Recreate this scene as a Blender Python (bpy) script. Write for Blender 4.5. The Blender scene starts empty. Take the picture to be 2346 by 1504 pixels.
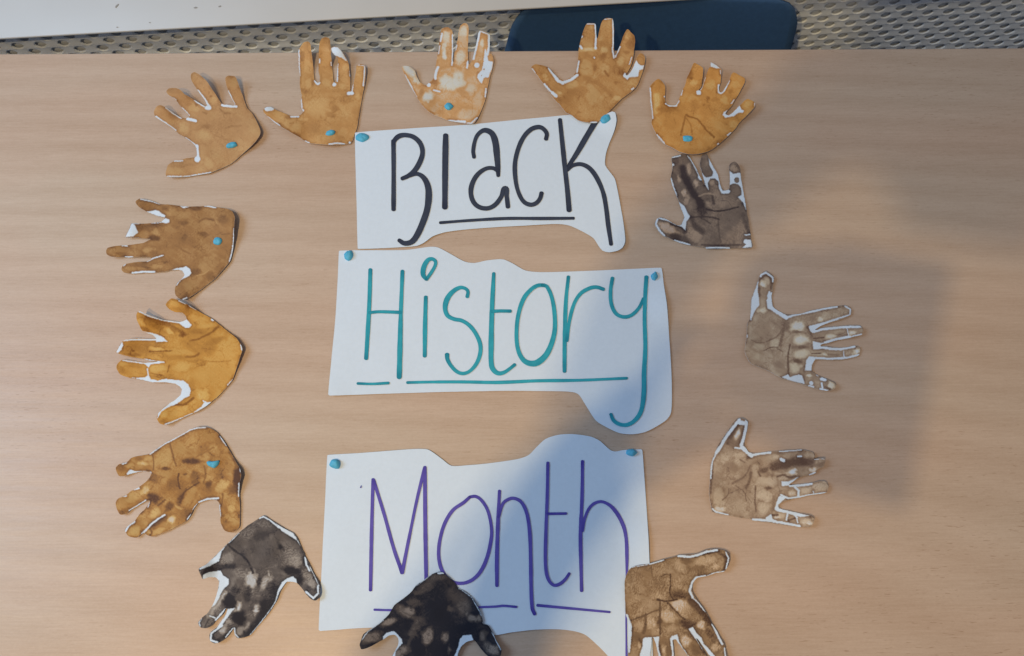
import bpy, bmesh, math, random
import numpy as np
from mathutils import Vector, Matrix
from mathutils.geometry import delaunay_2d_cdt
R = math.radians
random.seed(4)
rng = np.random.default_rng(11)
SC = bpy.context.scene
COL = SC.collection

# ---------------------------------------------------------------- camera
F = 1694.0                      # focal length in photo pixels (photo 2346 x 1504)
TILT = R(18.5)                  # tilt away from straight down
H = 0.626                       # lens above the table top (z = 0)
cam = bpy.data.cameras.new('camera')
cam.sensor_width = 36.0
cam.lens = F / 2346.0 * 36.0
cam.clip_start = 0.02
cam.clip_end = 60
camo = bpy.data.objects.new('camera', cam)
COL.objects.link(camo)
camo.location = (0, 0, H)
camo.rotation_euler = (TILT, 0, 0)
SC.camera = camo

# ---------------------------------------------------------------- light
SC.view_settings.view_transform = 'Standard'
SC.view_settings.look = 'None'
SC.view_settings.gamma = 1.0
SC.view_settings.exposure = 0.0
w = bpy.data.worlds.new('World')
SC.world = w
w.use_nodes = True
w.node_tree.nodes['Background'].inputs[0].default_value = (0.82, 0.84, 0.95, 1)
w.node_tree.nodes['Background'].inputs[1].default_value = 0.255


def lamp(name, loc, target, power, size, color):
    l = bpy.data.lights.new(name, 'AREA')
    l.shape = 'DISK'
    l.size = size
    l.energy = power
    l.color = color
    o = bpy.data.objects.new(name, l)
    COL.objects.link(o)
    o.location = loc
    d = Vector(target) - Vector(loc)
    o.rotation_euler = d.to_track_quat('-Z', 'Y').to_euler()
    return o


lamp('ceiling_lamp', (-0.62, -0.41, 2.09), (0.0, 0.1, 0), 13.4, 0.06, (1.0, 0.745, 0.394))
lamp('ceiling_lamp', (-0.60, -0.63, 1.53), (0.0, 0.1, 0), 10.5, 0.06, (1.0, 0.717, 0.37))
lamp('window_light', (-1.75, 0.25, 1.25), (0.0, 0.1, 0), 23.5, 1.0, (0.44, 0.69, 1.0))

# ---------------------------------------------------------------- helpers
ct, st = math.cos(TILT), math.sin(TILT)


def ray(u, v):
    a = (u - 1173.0) / F
    b = -(v - 752.0) / F
    return Vector((a, b * ct + st, b * st - ct))


def at(u, v, z=0.0):
    """Point on the level z that the photograph shows at pixel (u, v)."""
    d = ray(u, v)
    t = (z - H) / d.z
    return Vector((d.x * t, d.y * t, z))


def at_y(u, v, y):
    d = ray(u, v)
    t = y / d.y
    return Vector((d.x * t, y, H + d.z * t))


def at_np(P, z):
    a = (P[:, 0] - 1173.0) / F
    b = -(P[:, 1] - 752.0) / F
    dy = b * ct + st
    dz = b * st - ct
    t = (z - H) / dz
    return np.stack([a * t, dy * t, z], 1)


def lin(c):
    c = np.asarray(c, float) / 255.0
    return np.where(c <= 0.04045, c / 12.92, ((c + 0.055) / 1.055) ** 2.4)


def tag(o, label=None, cat=None, group=None, kind=None):
    if label: o['label'] = label
    if cat: o['category'] = cat
    if group: o['group'] = group
    if kind: o['kind'] = kind
    return o


def obj(name, me, mat=None, parent=None, loc=None):
    o = bpy.data.objects.new(name, me)
    COL.objects.link(o)
    if mat is not None and me is not None:
        me.materials.append(mat)
    if parent is not None:
        o.parent = parent
    if loc is not None:
        o.location = loc
    return o


def empty(name, loc, rz=0.0):
    o = bpy.data.objects.new(name, None)
    COL.objects.link(o)
    o.location = loc
    o.rotation_euler = (0, 0, rz)
    o.empty_display_size = 0.05
    return o


def from_bm(name, bm, mat, parent=None, smooth=True, loc=None):
    me = bpy.data.meshes.new(name)
    bmesh.ops.recalc_face_normals(bm, faces=bm.faces)
    bm.to_mesh(me)
    bm.free()
    if smooth:
        for p in me.polygons: p.use_smooth = True
    return obj(name, me, mat, parent, loc)


def box_bm(x0, x1, y0, y1, z0, z1, bev=0.0, seg=2):
    bm = bmesh.new()
    bmesh.ops.create_cube(bm, size=1.0)
    for v in bm.verts:
        v.co = Vector(((x0 + x1) / 2 + v.co.x * (x1 - x0), (y0 + y1) / 2 + v.co.y * (y1 - y0), (z0 + z1) / 2 + v.co.z * (z1 - z0)))
    if bev:
        bmesh.ops.bevel(bm, geom=list(bm.edges), offset=bev, segments=seg, profile=0.6, affect='EDGES')
    return bm


def tube_bm(pts, r, n=12):
    bm = bmesh.new()
    rings = []
    for i, p in enumerate(pts):
        p = Vector(p)
        a = Vector(pts[max(i - 1, 0)]); b = Vector(pts[min(i + 1, len(pts) - 1)])
        t = (b - a).normalized()
        u = t.cross(Vector((0.31, 0.17, 0.93)))
        if u.length < 1e-3: u = t.cross(Vector((1, 0, 0)))
        u.normalize(); w_ = t.cross(u)
        rr = r[i] if isinstance(r, (list, tuple)) else r
        rings.append([bm.verts.new(p + (u * math.cos(k * 2 * math.pi / n) + w_ * math.sin(k * 2 * math.pi / n)) * rr) for k in range(n)])
    for a, b in zip(rings, rings[1:]):
        for k in range(n):
            bm.faces.new((a[k], a[(k + 1) % n], b[(k + 1) % n], b[k]))
    bm.faces.new(rings[0]); bm.faces.new(rings[-1])
    return bm


# ---- numpy value noise
_T = rng.random((256, 256))


def vnoise(x, y):
    xi = np.floor(x).astype(int); yi = np.floor(y).astype(int)
    fx = x - xi; fy = y - yi
    fx = fx * fx * (3 - 2 * fx); fy = fy * fy * (3 - 2 * fy)
    g = lambda a, b: _T[a & 255, b & 255]
    return (g(xi, yi) * (1 - fx) + g(xi + 1, yi) * fx) * (1 - fy) + (g(xi, yi + 1) * (1 - fx) + g(xi + 1, yi + 1) * fx) * fy


def fbm(x, y, o=4):
    s = 0.0; a = 0.5; t = 0.0
    for i in range(o):
        s = s + a * vnoise(x * 2 ** i + 17.3 * i, y * 2 ** i + 9.1 * i); t += a; a *= 0.55
    return s / t - 0.5


def sstep(a, b, x):
    t = np.clip((x - a) / (b - a), 0, 1)
    return t * t * (3 - 2 * t)


def seg_dist(P, A, B):
    d = B - A
    L = max((d * d).sum(), 1e-9)
    t = np.clip(((P - A) @ d) / L, 0, 1)
    q = P - (A + t[:, None] * d)
    return np.sqrt((q * q).sum(1))


def poly_line_dist(P, pts):
    pts = np.asarray(pts, float)
    r = np.full(len(P), 1e9)
    for a, b in zip(pts[:-1], pts[1:]):
        r = np.minimum(r, seg_dist(P, a, b))
    return r


def inside(P, poly):
    poly = np.asarray(poly, float)
    c = np.zeros(len(P), bool)
    x, y = P[:, 0], P[:, 1]
    n = len(poly)
    for i in range(n):
        x0, y0 = poly[i]; x1, y1 = poly[(i + 1) % n]
        if y0 == y1: continue
        m = ((y0 > y) != (y1 > y)) & (x < (x1 - x0) * (y - y0) / (y1 - y0) + x0)
        c ^= m
    return c


def poly_sd(P, poly):
    poly = np.asarray(poly, float)
    d = poly_line_dist(P, np.vstack([poly, poly[:1]]))
    return np.where(inside(P, poly), -d, d)


def smooth_closed(pts, step, k=0.42):
    """Cardinal spline through a closed outline, resampled every step."""
    P = np.asarray(pts, float)
    n = len(P)
    out = []
    for i in range(n):
        p0, p1, p2, p3 = P[i - 1], P[i], P[(i + 1) % n], P[(i + 2) % n]
        L = np.linalg.norm(p2 - p1)
        m1 = (p2 - p0); m2 = (p3 - p1)
        m1 = m1 / max(np.linalg.norm(m1), 1e-6) * L * 2 * k
        m2 = m2 / max(np.linalg.norm(m2), 1e-6) * L * 2 * k
        ns = max(1, int(round(L / step)))
        for j in range(ns):
            t = j / ns
            out.append((2 * t**3 - 3 * t**2 + 1) * p1 + (t**3 - 2 * t**2 + t) * m1 + (-2 * t**3 + 3 * t**2) * p2 + (t**3 - t**2) * m2)
    return np.array(out)


def spline_open(pts, step, k=0.5):
    P = np.asarray(pts, float)
    n = len(P)
    out = []
    for i in range(n - 1):
        p0, p1, p2, p3 = P[max(i - 1, 0)], P[i], P[i + 1], P[min(i + 2, n - 1)]
        L = np.linalg.norm((p2 - p1)[:2])
        m1 = (p2 - p0); m2 = (p3 - p1)
        if i > 0: m1 = m1 * (L * 2 * k / max(np.linalg.norm(m1[:2]), 1e-6))
        if i < n - 2: m2 = m2 * (L * 2 * k / max(np.linalg.norm(m2[:2]), 1e-6))
        ns = max(1, int(round(L / step)))
        for j in range(ns):
            t = j / ns
            out.append((2 * t**3 - 3 * t**2 + 1) * p1 + (t**3 - 2 * t**2 + t) * m1 + (-2 * t**3 + 3 * t**2) * p2 + (t**3 - t**2) * m2)
    out.append(P[-1])
    return np.array(out)


def triangulate(outline, spacing):
    """Fine triangle mesh inside an outline (photo pixels)."""
    lo = outline.min(0); hi = outline.max(0)
    xs = np.arange(lo[0], hi[0], spacing); ys = np.arange(lo[1], hi[1], spacing * 0.866)
    G = np.array([(x + (spacing / 2 if j % 2 else 0), y) for j, y in enumerate(ys) for x in xs])
    G = G + rng.uniform(-0.12, 0.12, G.shape) * spacing
    m = inside(G, outline)
    G = G[m]
    # coarse distance test to the outline, in chunks
    keep = np.ones(len(G), bool)
    for i in range(0, len(G), 4000):
        d = ((G[i:i + 4000, None, :] - outline[None]) ** 2).sum(2).min(1)
        keep[i:i + 4000] = d > (0.55 * spacing) ** 2
    G = G[keep]
    V = [Vector(p) for p in outline] + [Vector(p) for p in G]
    n = len(outline)
    r = delaunay_2d_cdt(V, [], [list(range(n))], 1, 1e-5)
    P = np.array([(v.x, v.y) for v in r[0]])
    return P, [tuple(f) for f in r[2]]


def add_rim(V, faces, thick):
    """Side faces of the paper as separate vertices, so the cut edge stays crisp."""
    cnt = {}
    for f in faces:
        for i in range(len(f)):
            a, b = f[i], f[(i + 1) % len(f)]
            if (b, a) in cnt: cnt[(b, a)] = None
            else: cnt[(a, b)] = 1
    edges = [e for e, v in cnt.items() if v]
    idx = {}
    Vn = [tuple(v) for v in V]
    src = []
    for a, b in edges:
        for k in (a, b):
            if k not in idx:
                idx[k] = len(Vn)
                x, y, z = Vn[k]
                Vn.append((x, y, z)); Vn.append((x, y, z - thick)); src += [k, k]
    fs = list(faces)
    for a, b in edges:
        i, j = idx[a], idx[b]
        fs.append((j, i, i + 1, j + 1))
    return Vn, fs, src


# ---------------------------------------------------------------- materials
def new_mat(name):
    m = bpy.data.materials.new(name)
    m.use_nodes = True
    return m, m.node_tree, m.node_tree.nodes['Principled BSDF']


def nd(nt, typ, **kw):
    n = nt.nodes.new(typ)
    for k, v in kw.items():
        if k.startswith('i_'):
            key = k[2:]
            n.inputs[int(key) if key.isdigit() else key].default_value = v
        else:
            setattr(n, k, v)
    return n


def simple_mat(name, col, rough=0.5, var=0.08, scale=60.0, metal=0.0, bump=0.0, spec=0.5):
    m, nt, b = new_mat(name)
    tc = nd(nt, 'ShaderNodeTexCoord')
    no = nd(nt, 'ShaderNodeTexNoise', i_Scale=scale, i_Detail=5.0)
    nt.links.new(tc.outputs['Object'], no.inputs['Vector'])
    hs = nd(nt, 'ShaderNodeMapRange')
    hs.inputs['From Min'].default_value = 0.25; hs.inputs['From Max'].default_value = 0.75
    hs.inputs['To Min'].default_value = 1 - var; hs.inputs['To Max'].default_value = 1 + var
    nt.links.new(no.outputs['Fac'], hs.inputs['Value'])
    mx = nd(nt, 'ShaderNodeVectorMath', operation='SCALE')
    mx.inputs[0].default_value = col[:3]
    nt.links.new(hs.outputs['Result'], mx.inputs['Scale'])
    nt.links.new(mx.outputs[0], b.inputs['Base Color'])
    b.inputs['Roughness'].default_value = rough
    b.inputs['Metallic'].default_value = metal
    b.inputs['Specular IOR Level'].default_value = spec
    if bump:
        bp = nd(nt, 'ShaderNodeBump', i_Strength=bump, i_Distance=0.001)
        nt.links.new(no.outputs['Fac'], bp.inputs['Height'])
        nt.links.new(bp.outputs[0], b.inputs['Normal'])
    return m


def wood_mat():
    m, nt, b = new_mat('beech_laminate')
    L = nt.links.new
    tc = nd(nt, 'ShaderNodeTexCoord')

    def noise(sx, sy, scale, detail=4.0, rough=0.55, off=0.0):
        mp = nd(nt, 'ShaderNodeMapping')
        mp.inputs['Scale'].default_value = (sx, sy, 1)
        mp.inputs['Location'].default_value = (off, off * 0.7, 0)
        L(tc.outputs['Object'], mp.inputs['Vector'])
        n = nd(nt, 'ShaderNodeTexNoise', i_Scale=scale, i_Detail=detail, i_Roughness=rough)
        L(mp.outputs[0], n.inputs['Vector'])
        return n.outputs['Fac']

    def rng_(v, a, b_, c, d):
        r = nd(nt, 'ShaderNodeMapRange')
        for k, x in zip(('From Min', 'From Max', 'To Min', 'To Max'), (a, b_, c, d)):
            r.inputs[k].default_value = x
        L(v, r.inputs['Value'])
        return r.outputs['Result']

    def math_(op, a, b_):
        n = nd(nt, 'ShaderNodeMath', operation=op)
        for i, x in enumerate((a, b_)):
            if isinstance(x, float): n.inputs[i].default_value = x
            else: L(x, n.inputs[i])
        return n.outputs[0]
    # broad boards / plain sawn figure
    broad = noise(1.0, 7.0, 1.6, 3.0)
    mp = nd(nt, 'ShaderNodeMapping')
    mp.inputs['Scale'].default_value = (0.55, 3.2, 1)
    mp.inputs['Location'].default_value = (0.35, 0.62, 0)
    L(tc.outputs['Object'], mp.inputs['Vector'])
    wv = nd(nt, 'ShaderNodeTexWave', wave_type='RINGS', rings_direction='Z')
    wv.inputs['Scale'].default_value = 4.2
    wv.inputs['Distortion'].default_value = 3.5
    wv.inputs['Detail'].default_value = 3.0
    wv.inputs['Detail Scale'].default_value = 0.7
    L(mp.outputs[0], wv.inputs['Vector'])
    fine = noise(4.0, 90.0, 3.0, 5.0, 0.65, 3.0)
    hair = noise(10.0, 420.0, 2.0, 3.0, 0.7, 5.0)
    fleck = noise(130.0, 1000.0, 1.0, 1.0, 0.5, 9.0)
    fl = rng_(fleck, 0.665, 0.74, 0.0, 1.0)
    dens = rng_(noise(2.2, 4.0, 1.5, 2.0, 0.5, 20.0), 0.42, 0.62, 0.05, 1.0)
    fl = math_('MULTIPLY', fl, dens)
    t = math_('ADD', rng_(broad, 0.25, 0.75, -0.10, 0.10), rng_(wv.outputs['Fac'], 0.0, 1.0, -0.05, 0.05))
    t = math_('ADD', t, rng_(fine, 0.25, 0.75, -0.045, 0.045))
    t = math_('ADD', t, rng_(hair, 0.25, 0.75, -0.06, 0.06))
    t = math_('ADD', t, rng_(noise(55.0, 800.0, 1.0, 4.0, 0.7, 13.0), 0.25, 0.75, -0.12, 0.12))
    t = math_('ADD', t, rng_(noise(500.0, 900.0, 1.0, 2.0, 0.6, 17.0), 0.25, 0.75, -0.07, 0.07))
    t = math_('ADD', t, 0.5)
    ramp = nd(nt, 'ShaderNodeValToRGB')
    ramp.color_ramp.elements[0].position = 0.2
    ramp.color_ramp.elements[0].color = (*(WOOD_D), 1)
    ramp.color_ramp.elements[1].position = 0.8
    ramp.color_ramp.elements[1].color = (*(WOOD_L), 1)
    L(t, ramp.inputs[0])
    # slow hue drift
    hue = noise(1.5, 4.0, 2.0, 2.0, 0.5, 40.0)
    mxh = nd(nt, 'ShaderNodeMix', data_type='RGBA', blend_type='MULTIPLY')
    mxh.inputs[7].default_value = (1.02, 0.955, 0.93, 1)
    L(rng_(hue, 0.35, 0.65, 0.0, 1.0), mxh.inputs[0])
    L(ramp.outputs[0], mxh.inputs[6])
    mx = nd(nt, 'ShaderNodeMix', data_type='RGBA', blend_type='MULTIPLY')
    mx.inputs[7].default_value = (0.70, 0.62, 0.56, 1)
    L(math_('MULTIPLY', fl, 0.75), mx.inputs[0])
    L(mxh.outputs[2], mx.inputs[6])
    L(mx.outputs[2], b.inputs['Base Color'])
    b.inputs['Roughness'].default_value = 0.42
    L(rng_(fine, 0.3, 0.7, 0.38, 0.5), b.inputs['Roughness'])
    b.inputs['Specular IOR Level'].default_value = 0.35
    bp = nd(nt, 'ShaderNodeBump', i_Strength=0.10, i_Distance=0.0004)
    L(fine, bp.inputs['Height'])
    L(bp.outputs[0], b.inputs['Normal'])
    return m


WOOD_D = (0.445, 0.328, 0.238)
WOOD_L = (0.61, 0.492, 0.392)
M_WOOD = wood_mat()
PAPER = np.array((0.665, 0.775, 0.90))


def paper_color_mat(name, rough=0.75):
    """Paper whose pigment is in the mesh colour attribute; paper fibre on top."""
    m, nt, b = new_mat(name)
    a = nd(nt, 'ShaderNodeVertexColor', layer_name='pigment')
    tc = nd(nt, 'ShaderNodeTexCoord')
    no = nd(nt, 'ShaderNodeTexNoise', i_Scale=900.0, i_Detail=3.0)
    nt.links.new(tc.outputs['Object'], no.inputs['Vector'])
    mr = nd(nt, 'ShaderNodeMapRange')
    mr.inputs['From Min'].default_value = 0.3; mr.inputs['From Max'].default_value = 0.7
    mr.inputs['To Min'].default_value = 0.96; mr.inputs['To Max'].default_value = 1.04
    nt.links.new(no.outputs['Fac'], mr.inputs['Value'])
    mx = nd(nt, 'ShaderNodeVectorMath', operation='SCALE')
    nt.links.new(a.outputs[0], mx.inputs[0])
    nt.links.new(mr.outputs['Result'], mx.inputs['Scale'])
    nt.links.new(mx.outputs[0], b.inputs['Base Color'])
    b.inputs['Roughness'].default_value = rough
    b.inputs['Specular IOR Level'].default_value = 0.25
    bp = nd(nt, 'ShaderNodeBump', i_Strength=0.12, i_Distance=0.0004)
    nt.links.new(no.outputs['Fac'], bp.inputs['Height'])
    nt.links.new(bp.outputs[0], b.inputs['Normal'])
    return m


M_PRINT = paper_color_mat('painted_paper')
M_PAPER = simple_mat('white_paper', tuple(PAPER), 0.8, 0.02, 300.0, bump=0.08, spec=0.2)


def ink_mat(name, dark, light):
    m, nt, b = new_mat(name)
    a = nd(nt, 'ShaderNodeVertexColor', layer_name='pigment')
    tc = nd(nt, 'ShaderNodeTexCoord')
    no = nd(nt, 'ShaderNodeTexNoise', i_Scale=140.0, i_Detail=4.0)
    nt.links.new(tc.outputs['Object'], no.inputs['Vector'])
    ad = nd(nt, 'ShaderNodeMath', operation='MULTIPLY_ADD')
    nt.links.new(no.outputs['Fac'], ad.inputs[0])
    ad.inputs[1].default_value = 0.7
    sp = nd(nt, 'ShaderNodeSeparateColor')
    nt.links.new(a.outputs[0], sp.inputs[0])
    sb = nd(nt, 'ShaderNodeMath', operation='SUBTRACT')
    nt.links.new(sp.outputs[0], sb.inputs[0]); sb.inputs[1].default_value = 0.35
    nt.links.new(sb.outputs[0], ad.inputs[2])
    rp = nd(nt, 'ShaderNodeValToRGB')
    rp.color_ramp.elements[0].color = (*lin(dark) * 1.15, 1)
    rp.color_ramp.elements[1].color = (*lin(light) * 1.15, 1)
    nt.links.new(ad.outputs[0], rp.inputs[0])
    nt.links.new(rp.outputs[0], b.inputs['Base Color'])
    b.inputs['Roughness'].default_value = 0.7
    b.inputs['Specular IOR Level'].default_value = 0.2
    return m


M_BLACK = ink_mat('black_marker_ink', (38, 44, 62), (62, 70, 86))
M_TEAL = ink_mat('teal_marker_ink', (24, 116, 140), (58, 170, 186))
M_PURPLE = ink_mat('purple_marker_ink', (62, 52, 140), (104, 94, 178))
M_PUTTY = simple_mat('blue_putty', tuple(lin((72, 160, 194)) * 1.2), 0.6, 0.12, 120.0, bump=0.3)
M_WHITE = simple_mat('white_laminate', (0.52, 0.52, 0.51), 0.45, 0.03, 12.0)
M_GREY = simple_mat('grey_painted_metal', (0.78, 0.86, 0.95), 0.55, 0.10, 40.0, bump=0.1)
M_BACK = simple_mat('dark_liner', (0.60, 0.65, 0.72), 0.8, 0.1, 30.0)
M_BLUE = simple_mat('navy_plastic', (0.042, 0.104, 0.225), 0.42, 0.08, 200.0, bump=0.15)
M_STEEL = simple_mat('grey_tube_steel', (0.32, 0.33, 0.34), 0.35, 0.06, 30.0, metal=0.7)
M_FLOOR = simple_mat('grey_vinyl', (0.20, 0.21, 0.23), 0.5, 0.12, 25.0)
M_EDGE = simple_mat('beech_edge_band', (0.50, 0.37, 0.27), 0.5, 0.06, 50.0)

# ---------------------------------------------------------------- setting: floor
ZF = -0.53
from_bm('floor', box_bm(-2.2, 2.2, -2.2, 1.05, ZF - 0.05, ZF), M_FLOOR, smooth=False)['kind'] = 'structure'

# ---------------------------------------------------------------- table
pa = at(0, 123.5); pb = at(2346, 110.0)
ang = math.atan2(pb.y - pa.y, pb.x - pa.x)
mid = (pa + pb) / 2
table = empty('table', (mid.x, mid.y - 0.38, ZF), ang)
tag(table, 'beech wood topped table that the paper display lies on', 'table')
o = from_bm('tabletop', box_bm(-0.80, 0.80, -0.38, 0.38, -0.022 - ZF, -ZF, 0.0016, 2), M_WOOD, table)
for sx in (-1, 1):
    for sy in (-1, 1):
        from_bm('leg', tube_bm([(sx * 0.72, sy * 0.31, 0.0), (sx * 0.72, sy * 0.31, -0.0225 - ZF)], 0.016, 16), M_STEEL, table)
for sy in (-1, 1):
    from_bm('apron_rail', box_bm(-0.70, 0.70, sy * 0.31 - 0.01, sy * 0.31 + 0.01, -0.060 - ZF, -0.0225 - ZF, 0.002), M_STEEL, table)

# ---------------------------------------------------------------- cabinet with perforated front
ZS = -0.014
sa = at(0, 87.5, ZS); sb_ = at(1530, 0.0, ZS)
wang = math.atan2(sb_.y - sa.y, sb_.x - sa.x)
cab = empty('cabinet', (sa.x, sa.y, ZF), wang)
tag(cab, 'low cabinet with a white top and a grey perforated metal front behind the table', 'cabinet')
TH = 0.0028
CW = 1.45
top = from_bm('top_panel', box_bm(-0.25, CW, 0.0, 0.36, ZS - TH - ZF, ZS - ZF, 0.0006, 1), M_WHITE, cab)
M_SMUDGE = simple_mat('grey_smudge', (0.33, 0.325, 0.31), 0.7)
for (u, v, a, b_, rot) in ((267, 14, 0.0038, 0.0012, 1.1), (448, 18, 0.0022, 0.0014, 0.1), (503, 15, 0.0017, 0.0012, 0.6), (268, 63, 0.0012, 0.0008, 0.0), (343, 52, 0.0012, 0.0007, 0.0)):
    sm = bmesh.new()
    c = at(u, v, ZS + 0.0004)
    c = Matrix.Rotation(-wang, 3, 'Z') @ (c - Vector((sa.x, sa.y, 0)))
    c.z -= ZF
    vs = [sm.verts.new(c + Matrix.Rotation(rot, 3, 'Z') @ Vector((a * math.cos(k) * random.uniform(0.5, 1.1), b_ * math.sin(k) * random.uniform(0.5, 1.1), 0))) for k in np.linspace(0, 2 * math.pi, 14)[:-1]]
    sm.faces.new(vs)
    from_bm('scuff_mark', sm, M_SMUDGE, cab, smooth=False)
PY = 0.024      # front sheet set back under the top
PX, PZ = 0.0252, 0.0106
HW, HH = 0.0066, 0.0047


# every cell is a plate with a lens shaped hole; plate corners are filled by a second pass
def perforated_sheet():
    bm = bmesh.new()
    ztop = ZS - TH - 0.001 - ZF
    nrow = 24
    ncol = int(1.66 / PX)
    angs = [math.atan2(PZ / 2 * b, PX / 2 * a) for a, b in ((1, 1), (-1, 1), (-1, -1), (1, -1))]
    ks = sorted(set([round(x, 5) for x in [angs[0], angs[1], angs[2] + 2 * math.pi, angs[3] + 2 * math.pi] + [0, math.pi] + [math.pi / 2, 3 * math.pi / 2] + [0.9, math.pi - 0.9, math.pi + 0.9, 2 * math.pi - 0.9] + [0.14, math.pi - 0.14, math.pi + 0.14, 2 * math.pi - 0.14]]))
    for r_ in range(nrow):
        zc = ztop - PZ * (r_ + 0.5)
        for c in range(ncol):
            xc = -0.225 + PX * (c + (0.5 if r_ % 2 else 0.0))
            jit = random.uniform(0.93, 1.06)
            O, Mi, I, B = [], [], [], []
            for a in ks:
                cx, sx = math.cos(a), math.sin(a)
                k = min((PX / 2) / max(abs(cx), 1e-6), (PZ / 2) / max(abs(sx), 1e-6))
                ox, oz = cx * k, sx * k
                # lens edge reached by the parameter angle
                t = math.atan2(sx * PX, cx * PZ)
                lx = HW * jit * math.copysign(abs(math.cos(t)) ** 0.85, math.cos(t))
                lz = HH * math.copysign(abs(math.sin(t)) ** 1.5, math.sin(t))
                low = max(0.0, -math.sin(t)); up = max(0.0, math.sin(t))
                O.append(bm.verts.new((xc + ox, PY, zc + oz)))
                mz = max(-PZ / 2 * 0.985, min(PZ / 2 * 0.985, lz * 1.12))
                Mi.append(bm.verts.new((xc + lx * 1.13, PY - 0.0006 * low + 0.0002 * up, zc + mz)))
                I.append(bm.verts.new((xc + lx, PY - 0.0002 * low + 0.0007 * up, zc + lz * 0.97)))
                B.append(bm.verts.new((xc + lx * 0.95, PY + 0.0016, zc + lz * 0.93)))
            n = len(ks)
            for k in range(n):
                j = (k + 1) % n
                bm.faces.new((O[k], O[j], Mi[j], Mi[k]))
                bm.faces.new((Mi[k], Mi[j], I[j], I[k]))
                bm.faces.new((I[k], I[j], B[j], B[k]))
    return bm


from_bm('perforated_front', perforated_sheet(), M_GREY, cab, smooth=True)
from_bm('liner', box_bm(-0.24, CW, PY + 0.0040, PY + 0.0085, 0.10, ZS - TH - 0.002 - ZF), M_BACK, cab, smooth=False)
from_bm('plinth', box_bm(-0.24, CW, PY, PY + 0.32, 0.0, 0.098, 0.002), M_GREY, cab, smooth=False)
for xx in (-0.2425, CW + 0.0005):
    from_bm('side_panel', box_bm(xx - 0.002, xx + 0.002, PY, PY + 0.32, 0.10, ZS - TH - 0.001 - ZF), M_WHITE, cab, smooth=False)

# ---------------------------------------------------------------- chair
YB = 0.588
cl = at_y(1163, 112, YB); cr = at_y(1811, 100, YB)
cxm, cw = (cl.x + cr.x) / 2, (cr.x - cl.x) / 2 * 0.965
chair = empty('chair', (cxm, YB, ZF), R(0.8))
tag(chair, 'navy blue plastic chair pushed in between the table and the cabinet', 'chair')


def rounded_shell(w_, z0, z1, rad, thick, curve, lean, nx=36, nz=22):
    """Curved backrest: rounded rectangle outline, bowed in plan, top lip rolled back."""
    bm = bmesh.new()
    grid = {}
    for side in (0, 1):
        for i in range(nx + 1):
            for j in range(nz + 1):
                u = -1 + 2 * i / nx; v = j / nz
                # map the square to a rounded rectangle
                x = u * w_; z = z0 + v * (z1 - z0)
                dz = z1 - z
                lim = w_
                if dz < rad:
                    lim = w_ - rad + math.sqrt(max(rad * rad - (rad - dz) ** 2, 0.0))
                dz2 = z - z0
                if dz2 < rad * 0.6:
                    r2 = rad * 0.6
                    lim = min(lim, w_ - r2 + math.sqrt(max(r2 * r2 - (r2 - dz2) ** 2, 0.0)))
                x = u * lim * (1 + 1.15 * max(0.0, dz - 0.03))
                y = curve * (1 - (x / w_) ** 2) + lean * v ** 2
                edge = max(abs(u) ** 8, v ** 14, (1 - v) ** 14)
                t = thick / 2 * (1 - 0.55 * edge)
                grid[side, i, j] = bm.verts.new((x, y + (t if side else -t), z))
    for side in (0, 1):
        for i in range(nx):
            for j in range(nz):
                f = [grid[side, i, j], grid[side, i + 1, j], grid[side, i + 1, j + 1], grid[side, i, j + 1]]
                bm.faces.new(f if side == 0 else f[::-1])
    ring = [(i, 0) for i in range(nx)] + [(nx, j) for j in range(nz)] + [(i, nz) for i in range(nx, 0, -1)] + [(0, j) for j in range(nz, 0, -1)]
    for k in range(len(ring)):
        a, b = ring[k], ring[(k + 1) % len(ring)]
        bm.faces.new((grid[0, a[0], a[1]], grid[1, a[0], a[1]], grid[1, b[0], b[1]], grid[0, b[0], b[1]]))
    bmesh.ops.remove_doubles(bm, verts=bm.verts, dist=1e-5)
    return bm


ztopc = at_y(1488, -6, YB).z - ZF
from_bm('backrest', rounded_shell(cw, ztopc - 0.20, ztopc, 0.045, 0.006, 0.008, -0.004), M_BLUE, chair)
bm = box_bm(-cw, cw, -0.30, -0.015, 0.288, 0.298, 0.004, 3)
from_bm('seat', bm, M_BLUE, chair)
from_bm('back_bracket', box_bm(-0.05, 0.05, -0.02, -0.008, 0.27, ztopc - 0.19, 0.003), M_STEEL, chair)
for sx in (-1, 1):
    for y0, y1 in ((-0.27, -0.30), (-0.04, -0.01)):
        from_bm('leg', tube_bm([(sx * (cw - 0.03), y0, 0.286), (sx * (cw - 0.012), y1, 0.006)], 0.009, 12), M_STEEL, chair)


# ---------------------------------------------------------------- painted paper hands
ZOOM = 5.0128


def tone_blob(P, d, x, y, rx, ry, rot, target, k=0.85):
    c, s = math.cos(rot), math.sin(rot)
    X = P[:, 0] - x; Y = P[:, 1] - y
    r = np.sqrt(((X * c + Y * s) / rx) ** 2 + ((-X * s + Y * c) / ry) ** 2)
    q = max(rx, ry)
    r = r * (1 + 1.15 * fbm(P[:, 0] / (q * 0.9) + x * 0.13, P[:, 1] / (q * 0.9) + y * 0.17, 3)) + 0.32 * fbm(P[:, 0] / 30 + y * 0.1, P[:, 1] / 26 + x * 0.1, 2)
    g = sstep(1.42, 0.42, r) * k
    if target < 0.5:
        d = d + np.exp(-((r - 1.3) / 0.2) ** 2) * 0.06
    return d + (target - d) * g


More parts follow.
